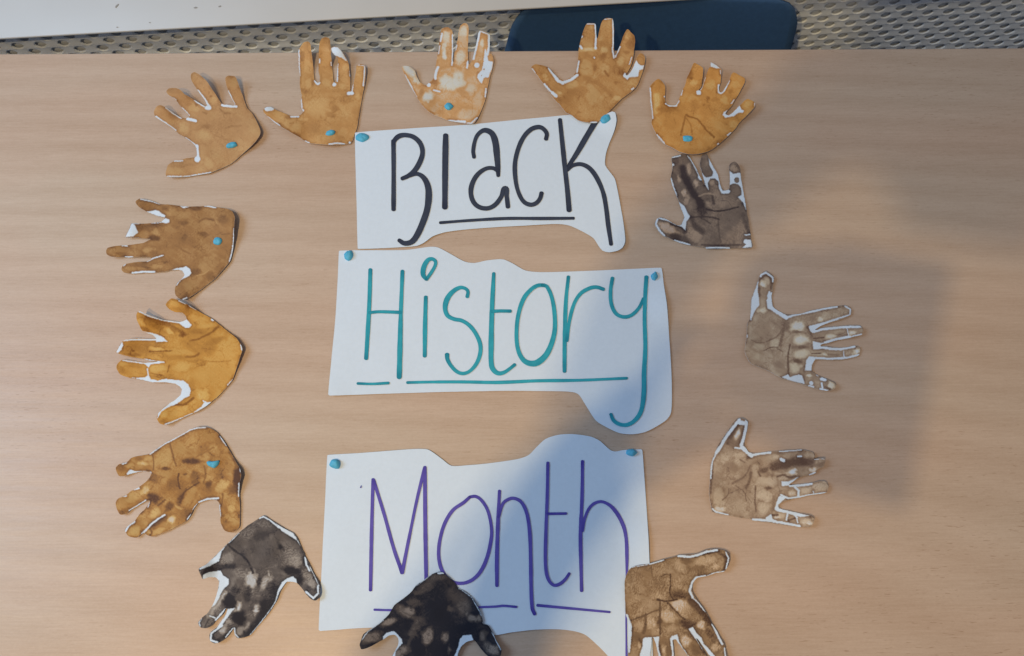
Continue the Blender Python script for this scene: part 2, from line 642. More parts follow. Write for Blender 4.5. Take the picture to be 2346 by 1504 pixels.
def tone_stroke(P, d, pts, wd, target, k=0.9):
    if len(pts) > 2:
        pts = spline_open(pts, 14)
    r = poly_line_dist(P, pts) / ((wd * 1.4 if wd < 20 else wd) / 2)
    r = r * (1 + 0.9 * fbm(P[:, 0] / 60 + wd, P[:, 1] / 60 + len(pts), 3))
    g = sstep(1.5, 0.35, r) * k
    return d + (target - d) * g


def pigment(Z, h, outline):
    """Z: points in the close-up pixels of this hand. Returns the linear colour of paint on paper."""
    x, y = Z[:, 0], Z[:, 1]
    sx, sy = h['o'][0] * 0.37, h['o'][1] * 0.61
    wx = fbm(x / 70 + sx, y / 70 + sy, 3) * 34
    wy = fbm(x / 70 + sx + 50, y / 70 + sy + 31, 3) * 34
    fx = fbm(x / 16 + sx, y / 16, 2) * 9
    fy = fbm(x / 16 + 9, y / 16 + sy, 2) * 9
    P = np.stack([x + wx * 0.55 + fx, y + wy * 0.55 + fy], 1)
    Q = np.stack([x + fx * 0.8 + wx * 0.12, y + fy * 0.8 + wy * 0.12], 1)
    d = np.full(len(Z), h.get('base', 0.6))
    d = d + fbm(x / 150 + sx, y / 150 + sy, 3) * 0.34 * h.get('mott', 1.0)
    d = d + fbm((x + wx) / 60 + sy, (y + wy) / 60 + sx, 2) * 0.16 * h.get('mott', 1.0)
    for f in h.get('t', ()):
        if isinstance(f[0], (list, tuple)):
            d = tone_stroke(P if f[1] > 16 else Q, d, *f)
        else:
            if f[5] < 0.5:
                f = tuple(f[:5]) + (f[5], (f[6] if len(f) > 6 else 0.85) * h.get('soft', 1.0))
            d = tone_blob(P, d, *f)
    # skin lines of the palm: fine wavy ridges
    a = h.get('ridge', 0.05)
    ph = (x * math.cos(h.get('ra', 0.6)) + y * math.sin(h.get('ra', 0.6)))
    rr = np.sin(ph / 5.2 + fbm(x / 60 + 3, y / 60 + sx, 3) * 26) * sstep(-0.12, 0.14, fbm(x / 110 + sy, y / 110 + 7, 2))
    d = d + rr * a
    d = d + fbm(x / 9, y / 9, 2) * 0.04
    # wrinkles: thin pooled lines where two noise fields cross zero
    vn = h.get('vein', 1.0)
    for sc, am, wd in ((150, 0.20, 0.012), (80, 0.13, 0.018)):
        n_ = fbm((x + wx) / sc + sy, (y + wy) / sc + sx + 4, 3)
        d = d + np.exp(-(n_ / wd) ** 2) * am * vn * sstep(-0.06, 0.16, fbm(x / 120 + sc, y / 120 + sx, 2))
    # pooled paint along parts of the cut edge
    ed = poly_line_dist(P, np.vstack([outline, outline[:1]]))
    d = d + np.exp(-((ed - 10) / 12.0) ** 2) * 0.20 * sstep(-0.08, 0.2, fbm(x / 75 + 2, y / 75 + sx, 2))
    # dry, streaky drag of the print
    ph2 = -x * math.sin(h.get('ra', 0.6)) + y * math.cos(h.get('ra', 0.6))
    d = d + fbm(ph / 90 + sx, ph2 / 10 + sy, 3) * 0.10
    wm = np.zeros(len(Z))
    sd = np.full(len(Z), 1e6)
    for pts, wd in h.get('ws', ()):
        if len(pts) == 1:
            r = np.sqrt(((Q - np.array(pts[0])) ** 2).sum(1))
        else:
            r = poly_line_dist(Q, pts)
        sd = np.minimum(sd, r - wd / 2)
    for poly in h.get('wp', ()):
        sd = np.minimum(sd, poly_sd(Q, poly))
    wm = sstep(3.0, -3.0, sd)
    rim = np.exp(-((sd - 11) / 9.0) ** 2) * 0.16 * h.get('rim', 1.0)
    d = np.clip(d + rim, 0.05, 1.1)
    for (px, py, rx, ry, rot, t) in h.get('spot', ()):
        c, s = math.cos(rot), math.sin(rot)
        X = Q[:, 0] - px; Y = Q[:, 1] - py
        r = np.sqrt(((X * c + Y * s) / rx) ** 2 + ((-X * s + Y * c) / ry) ** 2)
        g = sstep(1.08, 0.92, r)
        dt = t + 0.18 * sstep(0.5, 0.95, r)
        d = np.where(g > 0, d * (1 - g) + dt * g, d)
        wm = wm * (1 - g)
    k = h.get('K', 1.35)
    light, mid_, dark = [np.minimum(lin(c) * np.array(k), PAPER) for c in h['c']]
    stops = [0.0, 0.12, 0.32, 0.62, 1.0, 1.25]
    cols = np.array([PAPER, PAPER * 0.55 + light * 0.45, light, mid_, dark, dark * 0.8])
    C = np.stack([np.interp(d, stops, cols[:, i]) for i in range(3)], 1)
    return C * (1 - wm[:, None]) + PAPER * wm[:, None]


def height(Zp, h, base):
    """Paper lift above the table in metres, from the close-up pixels."""
    x, y = Zp[:, 0], Zp[:, 1]
    s = h['o'][0] * 0.11
    z = base + (fbm(x / 260 + s, y / 260 + s * 1.7, 2) + 0.5) * 0.0017
    for (px, py, r, dz) in h.get('lift', ()):
        q = np.sqrt((x - px) ** 2 + (y - py) ** 2) / r
        z = z + dz * sstep(1.0, 0.0, q)
    return z


def make_hand(h, label):
    o = np.array(h['o'], float)
    out = smooth_closed(h['out'], 7.5, 0.36)
    out = out + np.stack([fbm(out[:, 0] / 40 + 5, out[:, 1] / 40, 2), fbm(out[:, 0] / 40, out[:, 1] / 40 + 8, 2)], 1) * 5
    P, faces = triangulate(o + out / ZOOM, 1.75)
    Zp = (P - o) * ZOOM
    z = height(Zp, h, h.get('z', 0.0009))
    Wd = at_np(P, z)
    c0 = Wd[:, :2].mean(0)
    me = bpy.data.meshes.new('handprint')
    V = Wd - np.array([c0[0], c0[1], 0.0])
    # front faces up
    f0 = faces[0]
    a, b, c = V[f0[0]], V[f0[1]], V[f0[2]]
    if np.cross(b - a, c - a)[2] < 0:
        faces = [f[::-1] for f in faces]
    Vn, fs, src = add_rim(V, faces, 0.0003)
    me.from_pydata(Vn, [], fs)
    ca = me.color_attributes.new('pigment', 'FLOAT_COLOR', 'POINT')
    Cc = np.ones((len(Vn), 4), np.float32)
    Cc[:len(P), :3] = np.clip(pigment(Zp, h, out), 0.004, 1)
    Cc[len(P):, :3] = PAPER
    ca.data.foreach_set('color', Cc.ravel())
    me.polygons.foreach_set('use_smooth', [True] * len(me.polygons))
    ob = obj('handprint', me, M_PRINT, None, (c0[0], c0[1], 0.0))
    tag(ob, label, 'handprint', 'cut-out paper handprints laid in an arch around the words')
    return ob


OCH = [(196, 166, 116), (170, 127, 74), (128, 88, 48)]
HANDS = []


def hand(label, **k):
    HANDS.append((label, k))


hand('tan handprint at upper left with curled fingertips and half-round blue putty on its wrist',
     o=(340, 140), K=(1.445, 1.463, 1.300), soft=0.7, c=[(172, 144, 108), (156, 120, 87), (122, 88, 60)], mott=0.7, base=0.6,
     out=[(205, 1325), (202, 1270), (228, 1195), (300, 1146), (370, 1136), (430, 1120), (500, 1110), (546, 1100), (556, 1040), (540, 975), (480, 918), (420, 878), (350, 840), (308, 795), (240, 745), (150, 688), (80, 640), (64, 590), (88, 530), (140, 508), (200, 535), (270, 583), (350, 640), (405, 656), (443, 655), (470, 630), (430, 585), (385, 540), (335, 475), (300, 430), (250, 405), (205, 355), (235, 318), (310, 312), (370, 335), (420, 385), (500, 430), (560, 468), (630, 510), (668, 512), (655, 460), (600, 385), (560, 330), (508, 250), (485, 190), (495, 145), (530, 130), (600, 168), (670, 230), (720, 310), (770, 380), (805, 440), (842, 488), (900, 498), (988, 508), (960, 440), (918, 350), (890, 250), (885, 195), (920, 170), (990, 178), (1025, 240), (1060, 340), (1100, 450), (1135, 540), (1190, 600), (1240, 690), (1285, 800), (1275, 860), (1200, 960), (1080, 1070), (950, 1180), (800, 1250), (700, 1288), (560, 1312), (420, 1332), (300, 1335)],
     ws=[([(85, 640), (200, 715), (310, 795)], 17), ([(200, 540), (265, 590)], 10), ([(265, 592), (375, 660)], 13), ([(450, 667), (510, 678), (540, 688)], 34), ([(385, 545), (430, 585), (465, 625)], 18), ([(290, 435), (312, 452)], 18), ([(530, 455), (640, 525)], 14), ([(668, 538), (700, 540)], 44), ([(565, 340), (640, 430), (695, 520)], 22), ([(848, 508), (880, 515), (1010, 525)], 24), ([(920, 350), (990, 500)], 12), ([(425, 885), (540, 965)], 14), ([(555, 980)], 40), ([(562, 990), (572, 1110)], 24), ([(560, 1128)], 66), ([(300, 1150), (390, 1148)], 14), ([(215, 1325), (430, 1328), (720, 1280)], 11)],
     t=[(640, 850, 110, 62, 0.3, 0.32), (700, 1190, 60, 50, 0, 0.33), (410, 760, 50, 55, 0, 0.38), (520, 540, 55, 40, 0, 0.36), (755, 460, 40, 45, 0, 0.38), (300, 1260, 110, 45, 0, 0.45), (980, 240, 40, 70, 0, 0.42), (680, 750, 70, 22, 0.1, 0.9), ([(880, 775), (960, 755), (1060, 743)], 14, 0.85), ([(820, 545), (870, 590), (930, 600)], 26, 0.85), ([(760, 850), (880, 900), (1000, 930)], 14, 0.75), ([(620, 590), (660, 610)], 26, 0.85), (545, 500, 20, 14, 0, 0.95), (720, 405, 22, 14, 0, 0.9), (840, 720, 200, 60, 0, 0.72, 0.6), (280, 640, 60, 30, 0.5, 0.75), (1080, 480, 30, 60, 0, 0.72), (290, 350, 80, 26, 0.2, 0.78), (420, 1200, 150, 22, -0.1, 0.75), (1000, 660, 120, 40, 0.2, 0.68)],
     lift=[(510, 120, 520, 0.010), (900, 150, 420, 0.009), (200, 330, 420, 0.008), (70, 560, 320, 0.006), (1260, 860, 330, 0.004), (250, 1300, 300, 0.003)])

hand('tan handprint with three long fingers and one fingertip folded back to show white paper',
     o=(590, 70), K=(1.515, 1.524, 1.358), soft=0.65, c=[(176, 146, 106), (158, 119, 78), (118, 82, 50)], base=0.58, mott=0.8,
     out=[(65, 935), (75, 900), (100, 875), (150, 878), (220, 918), (300, 950), (350, 972), (390, 985), (470, 982), (525, 938), (508, 900), (494, 830), (508, 750), (492, 680), (486, 600), (486, 500), (468, 420), (466, 330), (474, 225), (500, 180), (530, 140), (575, 128), (605, 150), (616, 220), (628, 320), (644, 450), (656, 570), (685, 598), (712, 598), (715, 540), (700, 460), (702, 350), (704, 240), (713, 140), (735, 95), (780, 78), (826, 95), (836, 160), (846, 300), (861, 450), (871, 572), (890, 598), (908, 558), (914, 470), (924, 385), (924, 330), (890, 288), (858, 252), (843, 205), (880, 187), (925, 194), (965, 238), (1040, 365), (1056, 450), (1066, 600), (1068, 690), (1080, 694), (1092, 650), (1110, 580), (1130, 480), (1140, 400), (1180, 388), (1230, 403), (1242, 440), (1240, 520), (1228, 640), (1206, 740), (1186, 860), (1166, 980), (1142, 1120), (1120, 1180), (1085, 1282), (1060, 1303), (990, 1308), (900, 1315), (800, 1315), (600, 1297), (560, 1282), (480, 1228), (380, 1172), (280, 1112), (200, 1060), (120, 990)],
     ws=[([(475, 225), (478, 420), (486, 520)], 13), ([(500, 790), (512, 900)], 15), ([(522, 920)], 28), ([(385, 993), (470, 990)], 16), ([(105, 905), (165, 898)], 46), ([(120, 1000), (250, 1095)], 16), ([(660, 585), (690, 620), (710, 602)], 20), ([(712, 330), (714, 370)], 13), ([(882, 622)], 44), ([(845, 370), (850, 400)], 10), ([(920, 385), (915, 585)], 15), ([(1045, 725), (1085, 722)], 38), ([(1095, 625), (1085, 715)], 12), ([(1060, 470), (1064, 520)], 8), ([(1232, 420), (1215, 635)], 12), ([(1150, 398), (1228, 408)], 6), ([(545, 1272), (595, 1292)], 13), ([(820, 1308), (920, 1295), (1000, 1305)], 15), ([(1060, 1290)], 24)],
     wp=[[(845, 205), (880, 187), (925, 194), (965, 238), (1036, 362), (960, 312), (890, 287), (860, 252)]],
     t=[(690, 880, 150, 85, 0.1, 0.34), (790, 590, 55, 42, 0, 0.36), (590, 610, 40, 55, 0, 0.36), (980, 650, 45, 42, 0, 0.32), (450, 1110, 55, 55, 0, 0.4), (585, 420, 50, 70, 0, 0.42), (1010, 420, 32, 40, 0, 0.36), (1140, 745, 35, 50, 0, 0.38), (1185, 425, 45, 40, 0, 0.36), (790, 340, 60, 80, 0, 0.46), (230, 960, 90, 35, 0.5, 0.42), (520, 1020, 60, 20, 0, 0.38), (985, 1170, 50, 60, 0, 0.46), ([(250, 1080), (360, 1160), (480, 1225)], 46, 0.92), (620, 1115, 120, 85, 0, 0.78, 0.7), (520, 290, 26, 60, 0, 0.85), (350, 1000, 45, 32, 0, 0.88), (550, 700, 50, 36, 0, 0.85), (1010, 790, 60, 60, 0, 0.74), (890, 900, 45, 40, 0, 0.78), (570, 190, 40, 60, 0, 0.72), (780, 150, 50, 60, 0, 0.68), (850, 970, 60, 30, 0.5, 0.75), (635, 600, 20, 50, 0, 0.8), (1000, 560, 40, 80, 0, 0.55), (820, 700, 200, 30, 0, 0.68, 0.6)],
     lift=[(560, 100, 420, 0.007), (780, 60, 420, 0.009), (950, 230, 220, 0.008), (1200, 400, 300, 0.004), (350, 1180, 260, 0.005), (80, 900, 240, 0.004), (800, 1320, 300, 0.003)])

hand('palest tan handprint, with a bare white strip at its little finger and round putty',
     o=(900, 30), K=(1.600, 1.580, 1.530), soft=0.95, c=[(172, 168, 156), (168, 132, 92), (134, 96, 62)], base=0.58, mott=0.9,
     out=[(105, 620), (150, 608), (200, 622), (250, 662), (268, 715), (305, 788), (345, 818), (385, 830), (415, 800), (445, 775), (465, 752), (474, 700), (490, 630), (504, 540), (520, 450), (534, 330), (549, 230), (562, 185), (600, 166), (640, 166), (680, 200), (691, 250), (691, 350), (692, 480), (697, 565), (708, 480), (725, 400), (744, 300), (760, 200), (780, 143), (820, 116), (855, 128), (871, 180), (867, 280), (862, 400), (864, 520), (876, 590), (902, 560), (925, 490), (950, 390), (970, 300), (988, 215), (1008, 204), (1050, 217), (1095, 238), (1113, 255), (1113, 350), (1113, 462), (1140, 478), (1159, 545), (1147, 620), (1127, 700), (1102, 800), (1082, 900), (1062, 1000), (1032, 1080), (1002, 1150), (967, 1220), (932, 1264), (880, 1274), (780, 1264), (640, 1237), (560, 1207), (470, 1172), (400, 1127), (330, 1052), (290, 992), (255, 930), (196, 830), (145, 730)],
     ws=[([(138, 720), (210, 850), (272, 985)], 20), ([(485, 740), (500, 660), (520, 625)], 30), ([(412, 826)], 46), ([(545, 330), (565, 235)], 16), ([(525, 470), (540, 380)], 10), ([(685, 250), (688, 450), (680, 600)], 16), ([(862, 560), (850, 632)], 20), ([(722, 420), (735, 370)], 13), ([(995, 225), (960, 380), (925, 530)], 26), ([(1105, 255), (1105, 390), (1085, 480)], 26), ([(1002, 210), (1100, 245)], 13), ([(1070, 870), (1062, 965)], 14), ([(640, 1236), (780, 1250)], 16), ([(750, 1245), (830, 1252)], 26), ([(860, 1266), (900, 1268), (965, 1205)], 15), ([(470, 890), (540, 905)], 16), ([(965, 600)], 60), ([(490, 755)], 26)],
     wp=[[(1060, 400), (1080, 470), (1092, 540), (1148, 560), (1136, 640), (1112, 700), (1098, 740), (1042, 750), (1030, 790), (1018, 812), (970, 745), (976, 708), (1020, 660), (1040, 590), (1048, 500)]],
     t=[(200, 670, 120, 36, 0.75, 0.10, 0.95), (270, 780, 40, 36, 0, 0.12), (640, 800, 130, 85, 0.3, 0.17, 0.95), (765, 750, 65, 85, 0, 0.2), (400, 955, 65, 50, 0, 0.12, 0.95), (592, 490, 26, 50, 0, 0.14, 0.95), (592, 390, 26, 45, 0, 0.22), (600, 255, 50, 70, 0, 0.26), (805, 230, 60, 80, 0, 0.26), (780, 490, 50, 75, 0, 0.3), (1035, 345, 45, 55, 0, 0.2), (890, 870, 70, 50, 0, 0.36), (850, 1180, 120, 60, 0, 0.45), (485, 800, 50, 34, 0, 1.0), (320, 940, 32, 70, 0.2, 0.85), (890, 690, 70, 60, 0, 0.68), ([(330, 1050), (400, 1115), (480, 1165)], 26, 0.8), (990, 700, 26, 40, 0, 0.75), (1120, 520, 30, 36, 0, 0.62), (1065, 790, 28, 46, 0, 0.66), (630, 190, 50, 34, 0, 0.8), ([(560, 640), (680, 600), (780, 640)], 40, 0.7), (770, 900, 60, 30, 0.4, 0.72), (350, 850, 50, 26, 0, 0.75), (1060, 320, 20, 70, 0, 0.7), (820, 330, 40, 80, 0, 0.5), (1045, 655, 6, 12, 0, 1.0)],
     spot=[(1122, 520, 32, 40, 0, 0.66), (1066, 785, 30, 46, 0.1, 0.66), (1046, 652, 7, 12, 0, 0.9), (1018, 722, 5, 6, 0, 0.8)],
     lift=[(110, 640, 300, 0.005), (820, 110, 380, 0.004), (1050, 220, 260, 0.004), (350, 1110, 260, 0.004), (900, 1270, 220, 0.002)])

hand('tan handprint lying over the top edge of the Black sheet, fingers across the blue chair',
     o=(1200, 20), K=(1.633, 1.710, 1.581), soft=0.65, z=0.0022, c=[(176, 144, 106), (150, 110, 70), (112, 72, 40)], base=0.6, mott=0.8,
     out=[(88, 678), (130, 643), (200, 648), (270, 672), (300, 698), (350, 755), (410, 805), (455, 822), (520, 802), (570, 768), (600, 720), (614, 640), (622, 590), (630, 480), (648, 380), (668, 310), (690, 240), (725, 174), (770, 169), (820, 177), (830, 250), (838, 345), (848, 338), (862, 280), (880, 200), (898, 150), (930, 117), (980, 109), (1018, 118), (1031, 180), (1036, 280), (1033, 400), (1037, 480), (1046, 535), (1058, 532), (1077, 490), (1110, 410), (1140, 320), (1165, 268), (1195, 236), (1230, 273), (1268, 313), (1279, 380), (1267, 470), (1257, 560), (1237, 640), (1200, 720), (1170, 762), (1192, 766), (1235, 708), (1280, 610), (1310, 540), (1340, 513), (1376, 528), (1394, 572), (1387, 640), (1367, 720), (1332, 820), (1292, 900), (1222, 967), (1132, 1032), (1062, 1102), (1002, 1162), (942, 1222), (882, 1272), (840, 1312), (770, 1314), (690, 1302), (620, 1282), (550, 1227), (480, 1192), (410, 1102), (350, 1042), (288, 960), (228, 870), (158, 772)],
     ws=[([(295, 692), (340, 755), (395, 830)], 32), ([(395, 830), (450, 856)], 34), ([(450, 852), (540, 820), (615, 765)], 30), ([(610, 730), (632, 605)], 18), ([(645, 432), (665, 455)], 24), ([(820, 185), (832, 300), (822, 450)], 20), ([(825, 455)], 34), ([(1025, 130), (1028, 400), (1018, 470), (1036, 565)], 15), ([(1052, 552), (1105, 440)], 15), ([(1212, 640), (1240, 560)], 9), ([(235, 868), (330, 975)], 18), ([(330, 970), (370, 1005)], 36), ([(100, 692), (128, 738)], 12), ([(1240, 930), (1262, 912)], 13), ([(770, 1309), (832, 1308)], 17), ([(810, 565)], 20), ([(725, 178), (815, 178)], 8), ([(925, 125), (1015, 118)], 6), ([(665, 330), (672, 318)], 12)],
     wp=[[(1292, 595), (1312, 630), (1350, 655), (1380, 650), (1365, 698), (1325, 708), (1308, 780), (1270, 788), (1215, 788), (1187, 815), (1147, 785), (1140, 768), (1160, 737), (1185, 768), (1235, 718)]],
     t=[(700, 690, 75, 110, 0, 0.4), ([(660, 470), (740, 462), (820, 470)], 40, 0.25), (920, 480, 38, 55, 0, 0.26), (1115, 610, 38, 48, 0, 0.26), (1070, 1030, 55, 28, 0, 0.3), (250, 790, 32, 45, -0.5, 0.3), (560, 870, 70, 50, 0, 0.42), (390, 985, 60, 40, 0, 0.25), (790, 200, 40, 50, 0, 0.44), (960, 230, 60, 100, 0, 0.6), (1260, 850, 60, 60, 0, 0.46), (930, 690, 70, 60, 0, 0.42), (1220, 300, 50, 50, 0, 0.48), (770, 1180, 200, 80, 0, 0.55, 0.7), (780, 1000, 60, 90, 0, 0.44, 0.7), (1225, 420, 50, 70, 0, 0.88), (1115, 735, 50, 42, 0, 0.95), (815, 690, 22, 50, 0, 0.88), (920, 550, 42, 32, 0, 0.9), (620, 970, 80, 60, 0, 0.74), (430, 1045, 70, 40, 0, 0.72), (285, 690, 28, 44, -0.4, 0.85), ([(700, 800), (830, 850), (930, 920), (1010, 1000)], 60, 0.78, 0.7), ([(930, 720), (970, 770)], 24, 0.9), (730, 545, 60, 24, 0, 0.72), (1060, 850, 30, 20, 0, 0.82), (1000, 450, 36, 60, 0, 0.72), (380, 900, 60, 50, 0, 0.68), (900, 400, 70, 40, 0, 0.7), (1180, 500, 40, 20, 0, 0.85), (1040, 1120, 100, 30, -0.6, 0.7)],
     spot=[(1345, 600, 40, 60, -0.4, 0.62)],
     lift=[(110, 670, 280, 0.004), (980, 90, 360, 0.004), (1220, 240, 300, 0.004), (350, 1040, 300, 0.003), (1350, 530, 260, 0.003)])

hand('orange-tan handprint right of the Black sheet with square blue putty and a bent white fingertip',
     o=(1470, 110), K=(1.723, 1.854, 1.727), soft=0.65, z=0.0034, c=[(172, 138, 94), (155, 109, 61), (114, 73, 36)], base=0.62, mott=0.6,
     out=[(92, 460), (108, 428), (150, 383), (190, 358), (236, 388), (267, 440), (272, 510), (266, 580), (276, 630), (300, 654), (350, 664), (393, 658), (423, 610), (443, 550), (468, 490), (498, 430), (518, 350), (548, 290), (578, 220), (605, 173), (660, 198), (702, 230), (704, 300), (694, 380), (682, 450), (658, 490), (690, 455), (715, 390), (740, 320), (765, 250), (793, 205), (792, 162), (840, 183), (912, 240), (912, 310), (907, 400), (888, 450), (890, 495), (912, 508), (935, 490), (970, 440), (1005, 380), (1030, 310), (1055, 284), (1110, 308), (1182, 350), (1182, 400), (1152, 460), (1112, 540), (1072, 600), (1032, 670), (988, 720), (965, 755), (985, 772), (1020, 758), (1070, 702), (1130, 660), (1180, 610), (1220, 588), (1302, 628), (1302, 672), (1262, 722), (1202, 782), (1132, 852), (1082, 922), (1022, 987), (962, 1042), (882, 1112), (802, 1172), (722, 1202), (640, 1220), (540, 1220), (440, 1197), (340, 1142), (258, 1102), (198, 1042), (148, 952), (113, 870), (123, 810), (103, 650)],
     ws=[([(98, 458), (105, 600), (130, 812)], 13), ([(278, 640), (320, 667), (395, 668), (428, 612)], 16), ([(468, 490), (452, 540)], 16), ([(655, 515)], 54), ([(678, 480), (732, 335)], 10), ([(885, 425), (882, 510), (910, 525), (945, 500), (1005, 382)], 16), ([(1062, 598), (1030, 640)], 8), ([(985, 1003), (1022, 980)], 13), ([(178, 1000), (260, 1096)], 13), ([(872, 1108), (885, 1102)], 11), ([(262, 560)], 18), ([(905, 255), (908, 300)], 8), ([(1298, 630), (1295, 670)], 8)],
     wp=[[(1125, 662), (1143, 710), (1175, 724), (1160, 745), (1110, 745), (1060, 785), (1000, 797), (958, 800), (933, 770), (945, 738), (985, 716), (960, 760), (1000, 778), (1050, 742)], [(795, 165), (835, 185), (907, 240), (850, 232), (790, 212)]],
     t=[([(170, 560), (175, 640), (160, 730)], 76, 0.3, 0.9), (590, 400, 50, 34, 0, 0.32), (795, 420, 50, 50, 0, 0.36), (960, 600, 45, 48, 0, 0.34), (215, 830, 65, 70, 0, 0.48), (1060, 880, 60, 50, 0, 0.4), (595, 590, 55, 50, 0, 0.46), (1220, 640, 55, 50, 0, 0.44), (1085, 420, 40, 40, 0, 0.46), (870, 900, 120, 60, 0.5, 0.52, 0.7), (560, 300, 40, 60, 0, 0.88), (570, 350, 30, 20, 0, 1.0), (300, 705, 110, 36, 0, 0.9), ([(500, 790), (475, 900), (450, 1000)], 15, 0.95), ([(510, 775), (640, 820), (740, 940), (830, 1025)], 17, 1.0), ([(500, 800), (560, 880), (580, 1000)], 11, 0.85), (1030, 500, 34, 30, 0, 0.85), (885, 1080, 60, 26, -0.4, 0.9), (800, 1160, 90, 36, -0.3, 0.82), (610, 650, 60, 70, 0, 0.74), (750, 700, 80, 60, 0, 0.7), (765, 580, 24, 18, 0, 0.95), (850, 590, 40, 30, 0, 0.78), (330, 870, 90, 80, 0, 0.68), (180, 420, 60, 50, 0, 0.7), (250, 650, 26, 60, 0, 0.78), (560, 1180, 160, 24, 0, 0.7)],
     lift=[(640, 170, 340, 0.0045), (850, 160, 300, 0.005), (1110, 280, 300, 0.004), (1280, 620, 260, 0.003), (180, 350, 280, 0.003), (560, 1230, 300, 0.001)])

hand('dark brown handprint tucked under the orange-tan one, with white gaps between its finger joints',
     o=(1480, 320), K=(1.760, 1.850, 1.900), soft=1, c=[(146, 124, 106), (98, 83, 73), (52, 42, 42)], base=0.62, ridge=0.04,
     out=[(298, 205), (350, 184), (430, 165), (492, 180), (532, 255), (584, 340), (614, 420), (650, 480), (672, 520), (660, 440), (640, 370), (622, 310), (620, 265), (640, 190), (672, 130), (700, 168), (732, 240), (772, 310), (822, 400), (842, 480), (870, 556), (902, 586), (950, 570), (962, 520), (963, 400), (953, 320), (968, 278), (1010, 256), (1042, 268), (1077, 320), (1087, 400), (1102, 500), (1122, 620), (1142, 720), (1157, 820), (1177, 930), (1197, 1050), (1207, 1150), (1217, 1236), (1100, 1247), (950, 1252), (800, 1260), (700, 1254), (670, 1240), (500, 1214), (400, 1192), (318, 1157), (248, 1122), (200, 1108), (138, 1042), (102, 970), (128, 910), (180, 893), (240, 918), (300, 958), (385, 988), (418, 950), (438, 890), (428, 850), (398, 780), (373, 700), (348, 640), (308, 540), (283, 450), (298, 370), (303, 290)],
     ws=[([(285, 450), (318, 560), (350, 640)], 18), ([(130, 915), (112, 970), (150, 1040), (212, 1105)], 20), ([(150, 903), (250, 928), (400, 992)], 16), ([(330, 1160), (500, 1210)], 17), ([(690, 1248), (820, 1240), (955, 1248)], 15), ([(300, 207), (395, 185)], 13), ([(312, 288)], 24), ([(290, 380), (300, 300)], 8), ([(480, 190), (530, 262), (585, 360)], 10), ([(1135, 1096), (1195, 1092)], 12), ([(1122, 1172), (1165, 1168)], 6)],
     wp=[[(375, 715), (440, 765), (470, 830), (502, 885), (488, 912), (460, 950), (452, 1040), (398, 992), (440, 900), (425, 850)], [(532, 265), (600, 390), (655, 470), (620, 465), (596, 440), (598, 410)], [(640, 380), (690, 440), (760, 420), (772, 380), (727, 290), (722, 200), (772, 310), (832, 410), (850, 520), (880, 590), (950, 578), (968, 590), (950, 618), (870, 622), (838, 560), (832, 480), (795, 446), (740, 450), (705, 500), (720, 580), (690, 540), (660, 450)], [(960, 362), (1000, 398), (1082, 383), (1112, 560), (1135, 680), (1150, 810), (1112, 720), (1058, 663), (1098, 640), (1095, 560), (1060, 512), (1000, 506), (962, 525)], [(1130, 1148), (1207, 1150), (1216, 1236), (1105, 1242), (1155, 1205), (1120, 1185)]],
     t=[(480, 350, 45, 70, 0, 0.34), (565, 510, 50, 40, 0, 0.24), (437, 612, 34, 40, 0, 0.24), (382, 450, 28, 50, 0, 0.3), (240, 1015, 150, 42, 0.45, 0.26, 0.95), (560, 1100, 80, 70, 0, 0.42), (690, 745, 55, 50, 0, 0.42), (750, 490, 34, 34, 0, 0.38), (1010, 335, 50, 36, 0, 0.42), (470, 690, 30, 50, 0.3, 0.4), (860, 710, 60, 60, 0, 0.5), (980, 720, 80, 50, 0, 0.54), (1080, 690, 40, 30, 0, 0.44), (950, 900, 100, 60, 0, 0.6), ([(420, 330), (465, 480), (540, 620), (620, 720), (640, 820)], 100, 1.05, 0.95), (340, 240, 40, 50, 0, 0.85), (470, 240, 50, 40, 0, 0.68), (350, 1125, 100, 40, 0.2, 1.0), ([(300, 960), (400, 1000), (450, 1060)], 46, 0.95), ([(520, 900), (560, 980), (640, 1060)], 60, 0.92), ([(690, 800), (800, 822), (900, 815), (1060, 775)], 15, 1.05), ([(520, 895), (640, 885), (760, 895), (840, 918)], 15, 0.98), ([(630, 900), (690, 930), (740, 965)], 12, 0.9), ([(760, 640), (775, 730)], 36, 0.95), ([(830, 940), (840, 1080), (860, 1180)], 12, 0.78), ([(1110, 860), (1140, 960), (1170, 1060)], 40, 0.82), (640, 830, 60, 40, 0, 0.9), ([(610, 650), (700, 620), (800, 640)], 14, 0.42), (330, 420, 30, 60, 0, 0.8), ([(440, 1130), (480, 1180)], 40, 0.85), (1030, 600, 50, 50, 0, 0.62), ([(640, 1210), (800, 1215), (1100, 1210)], 16, 0.9)],
     spot=[(1043, 468, 30, 34, 0, 0.62)],
     lift=[(200, 1000, 260, 0.003), (1020, 260, 240, 0.003), (1200, 1230, 200, 0.002)])

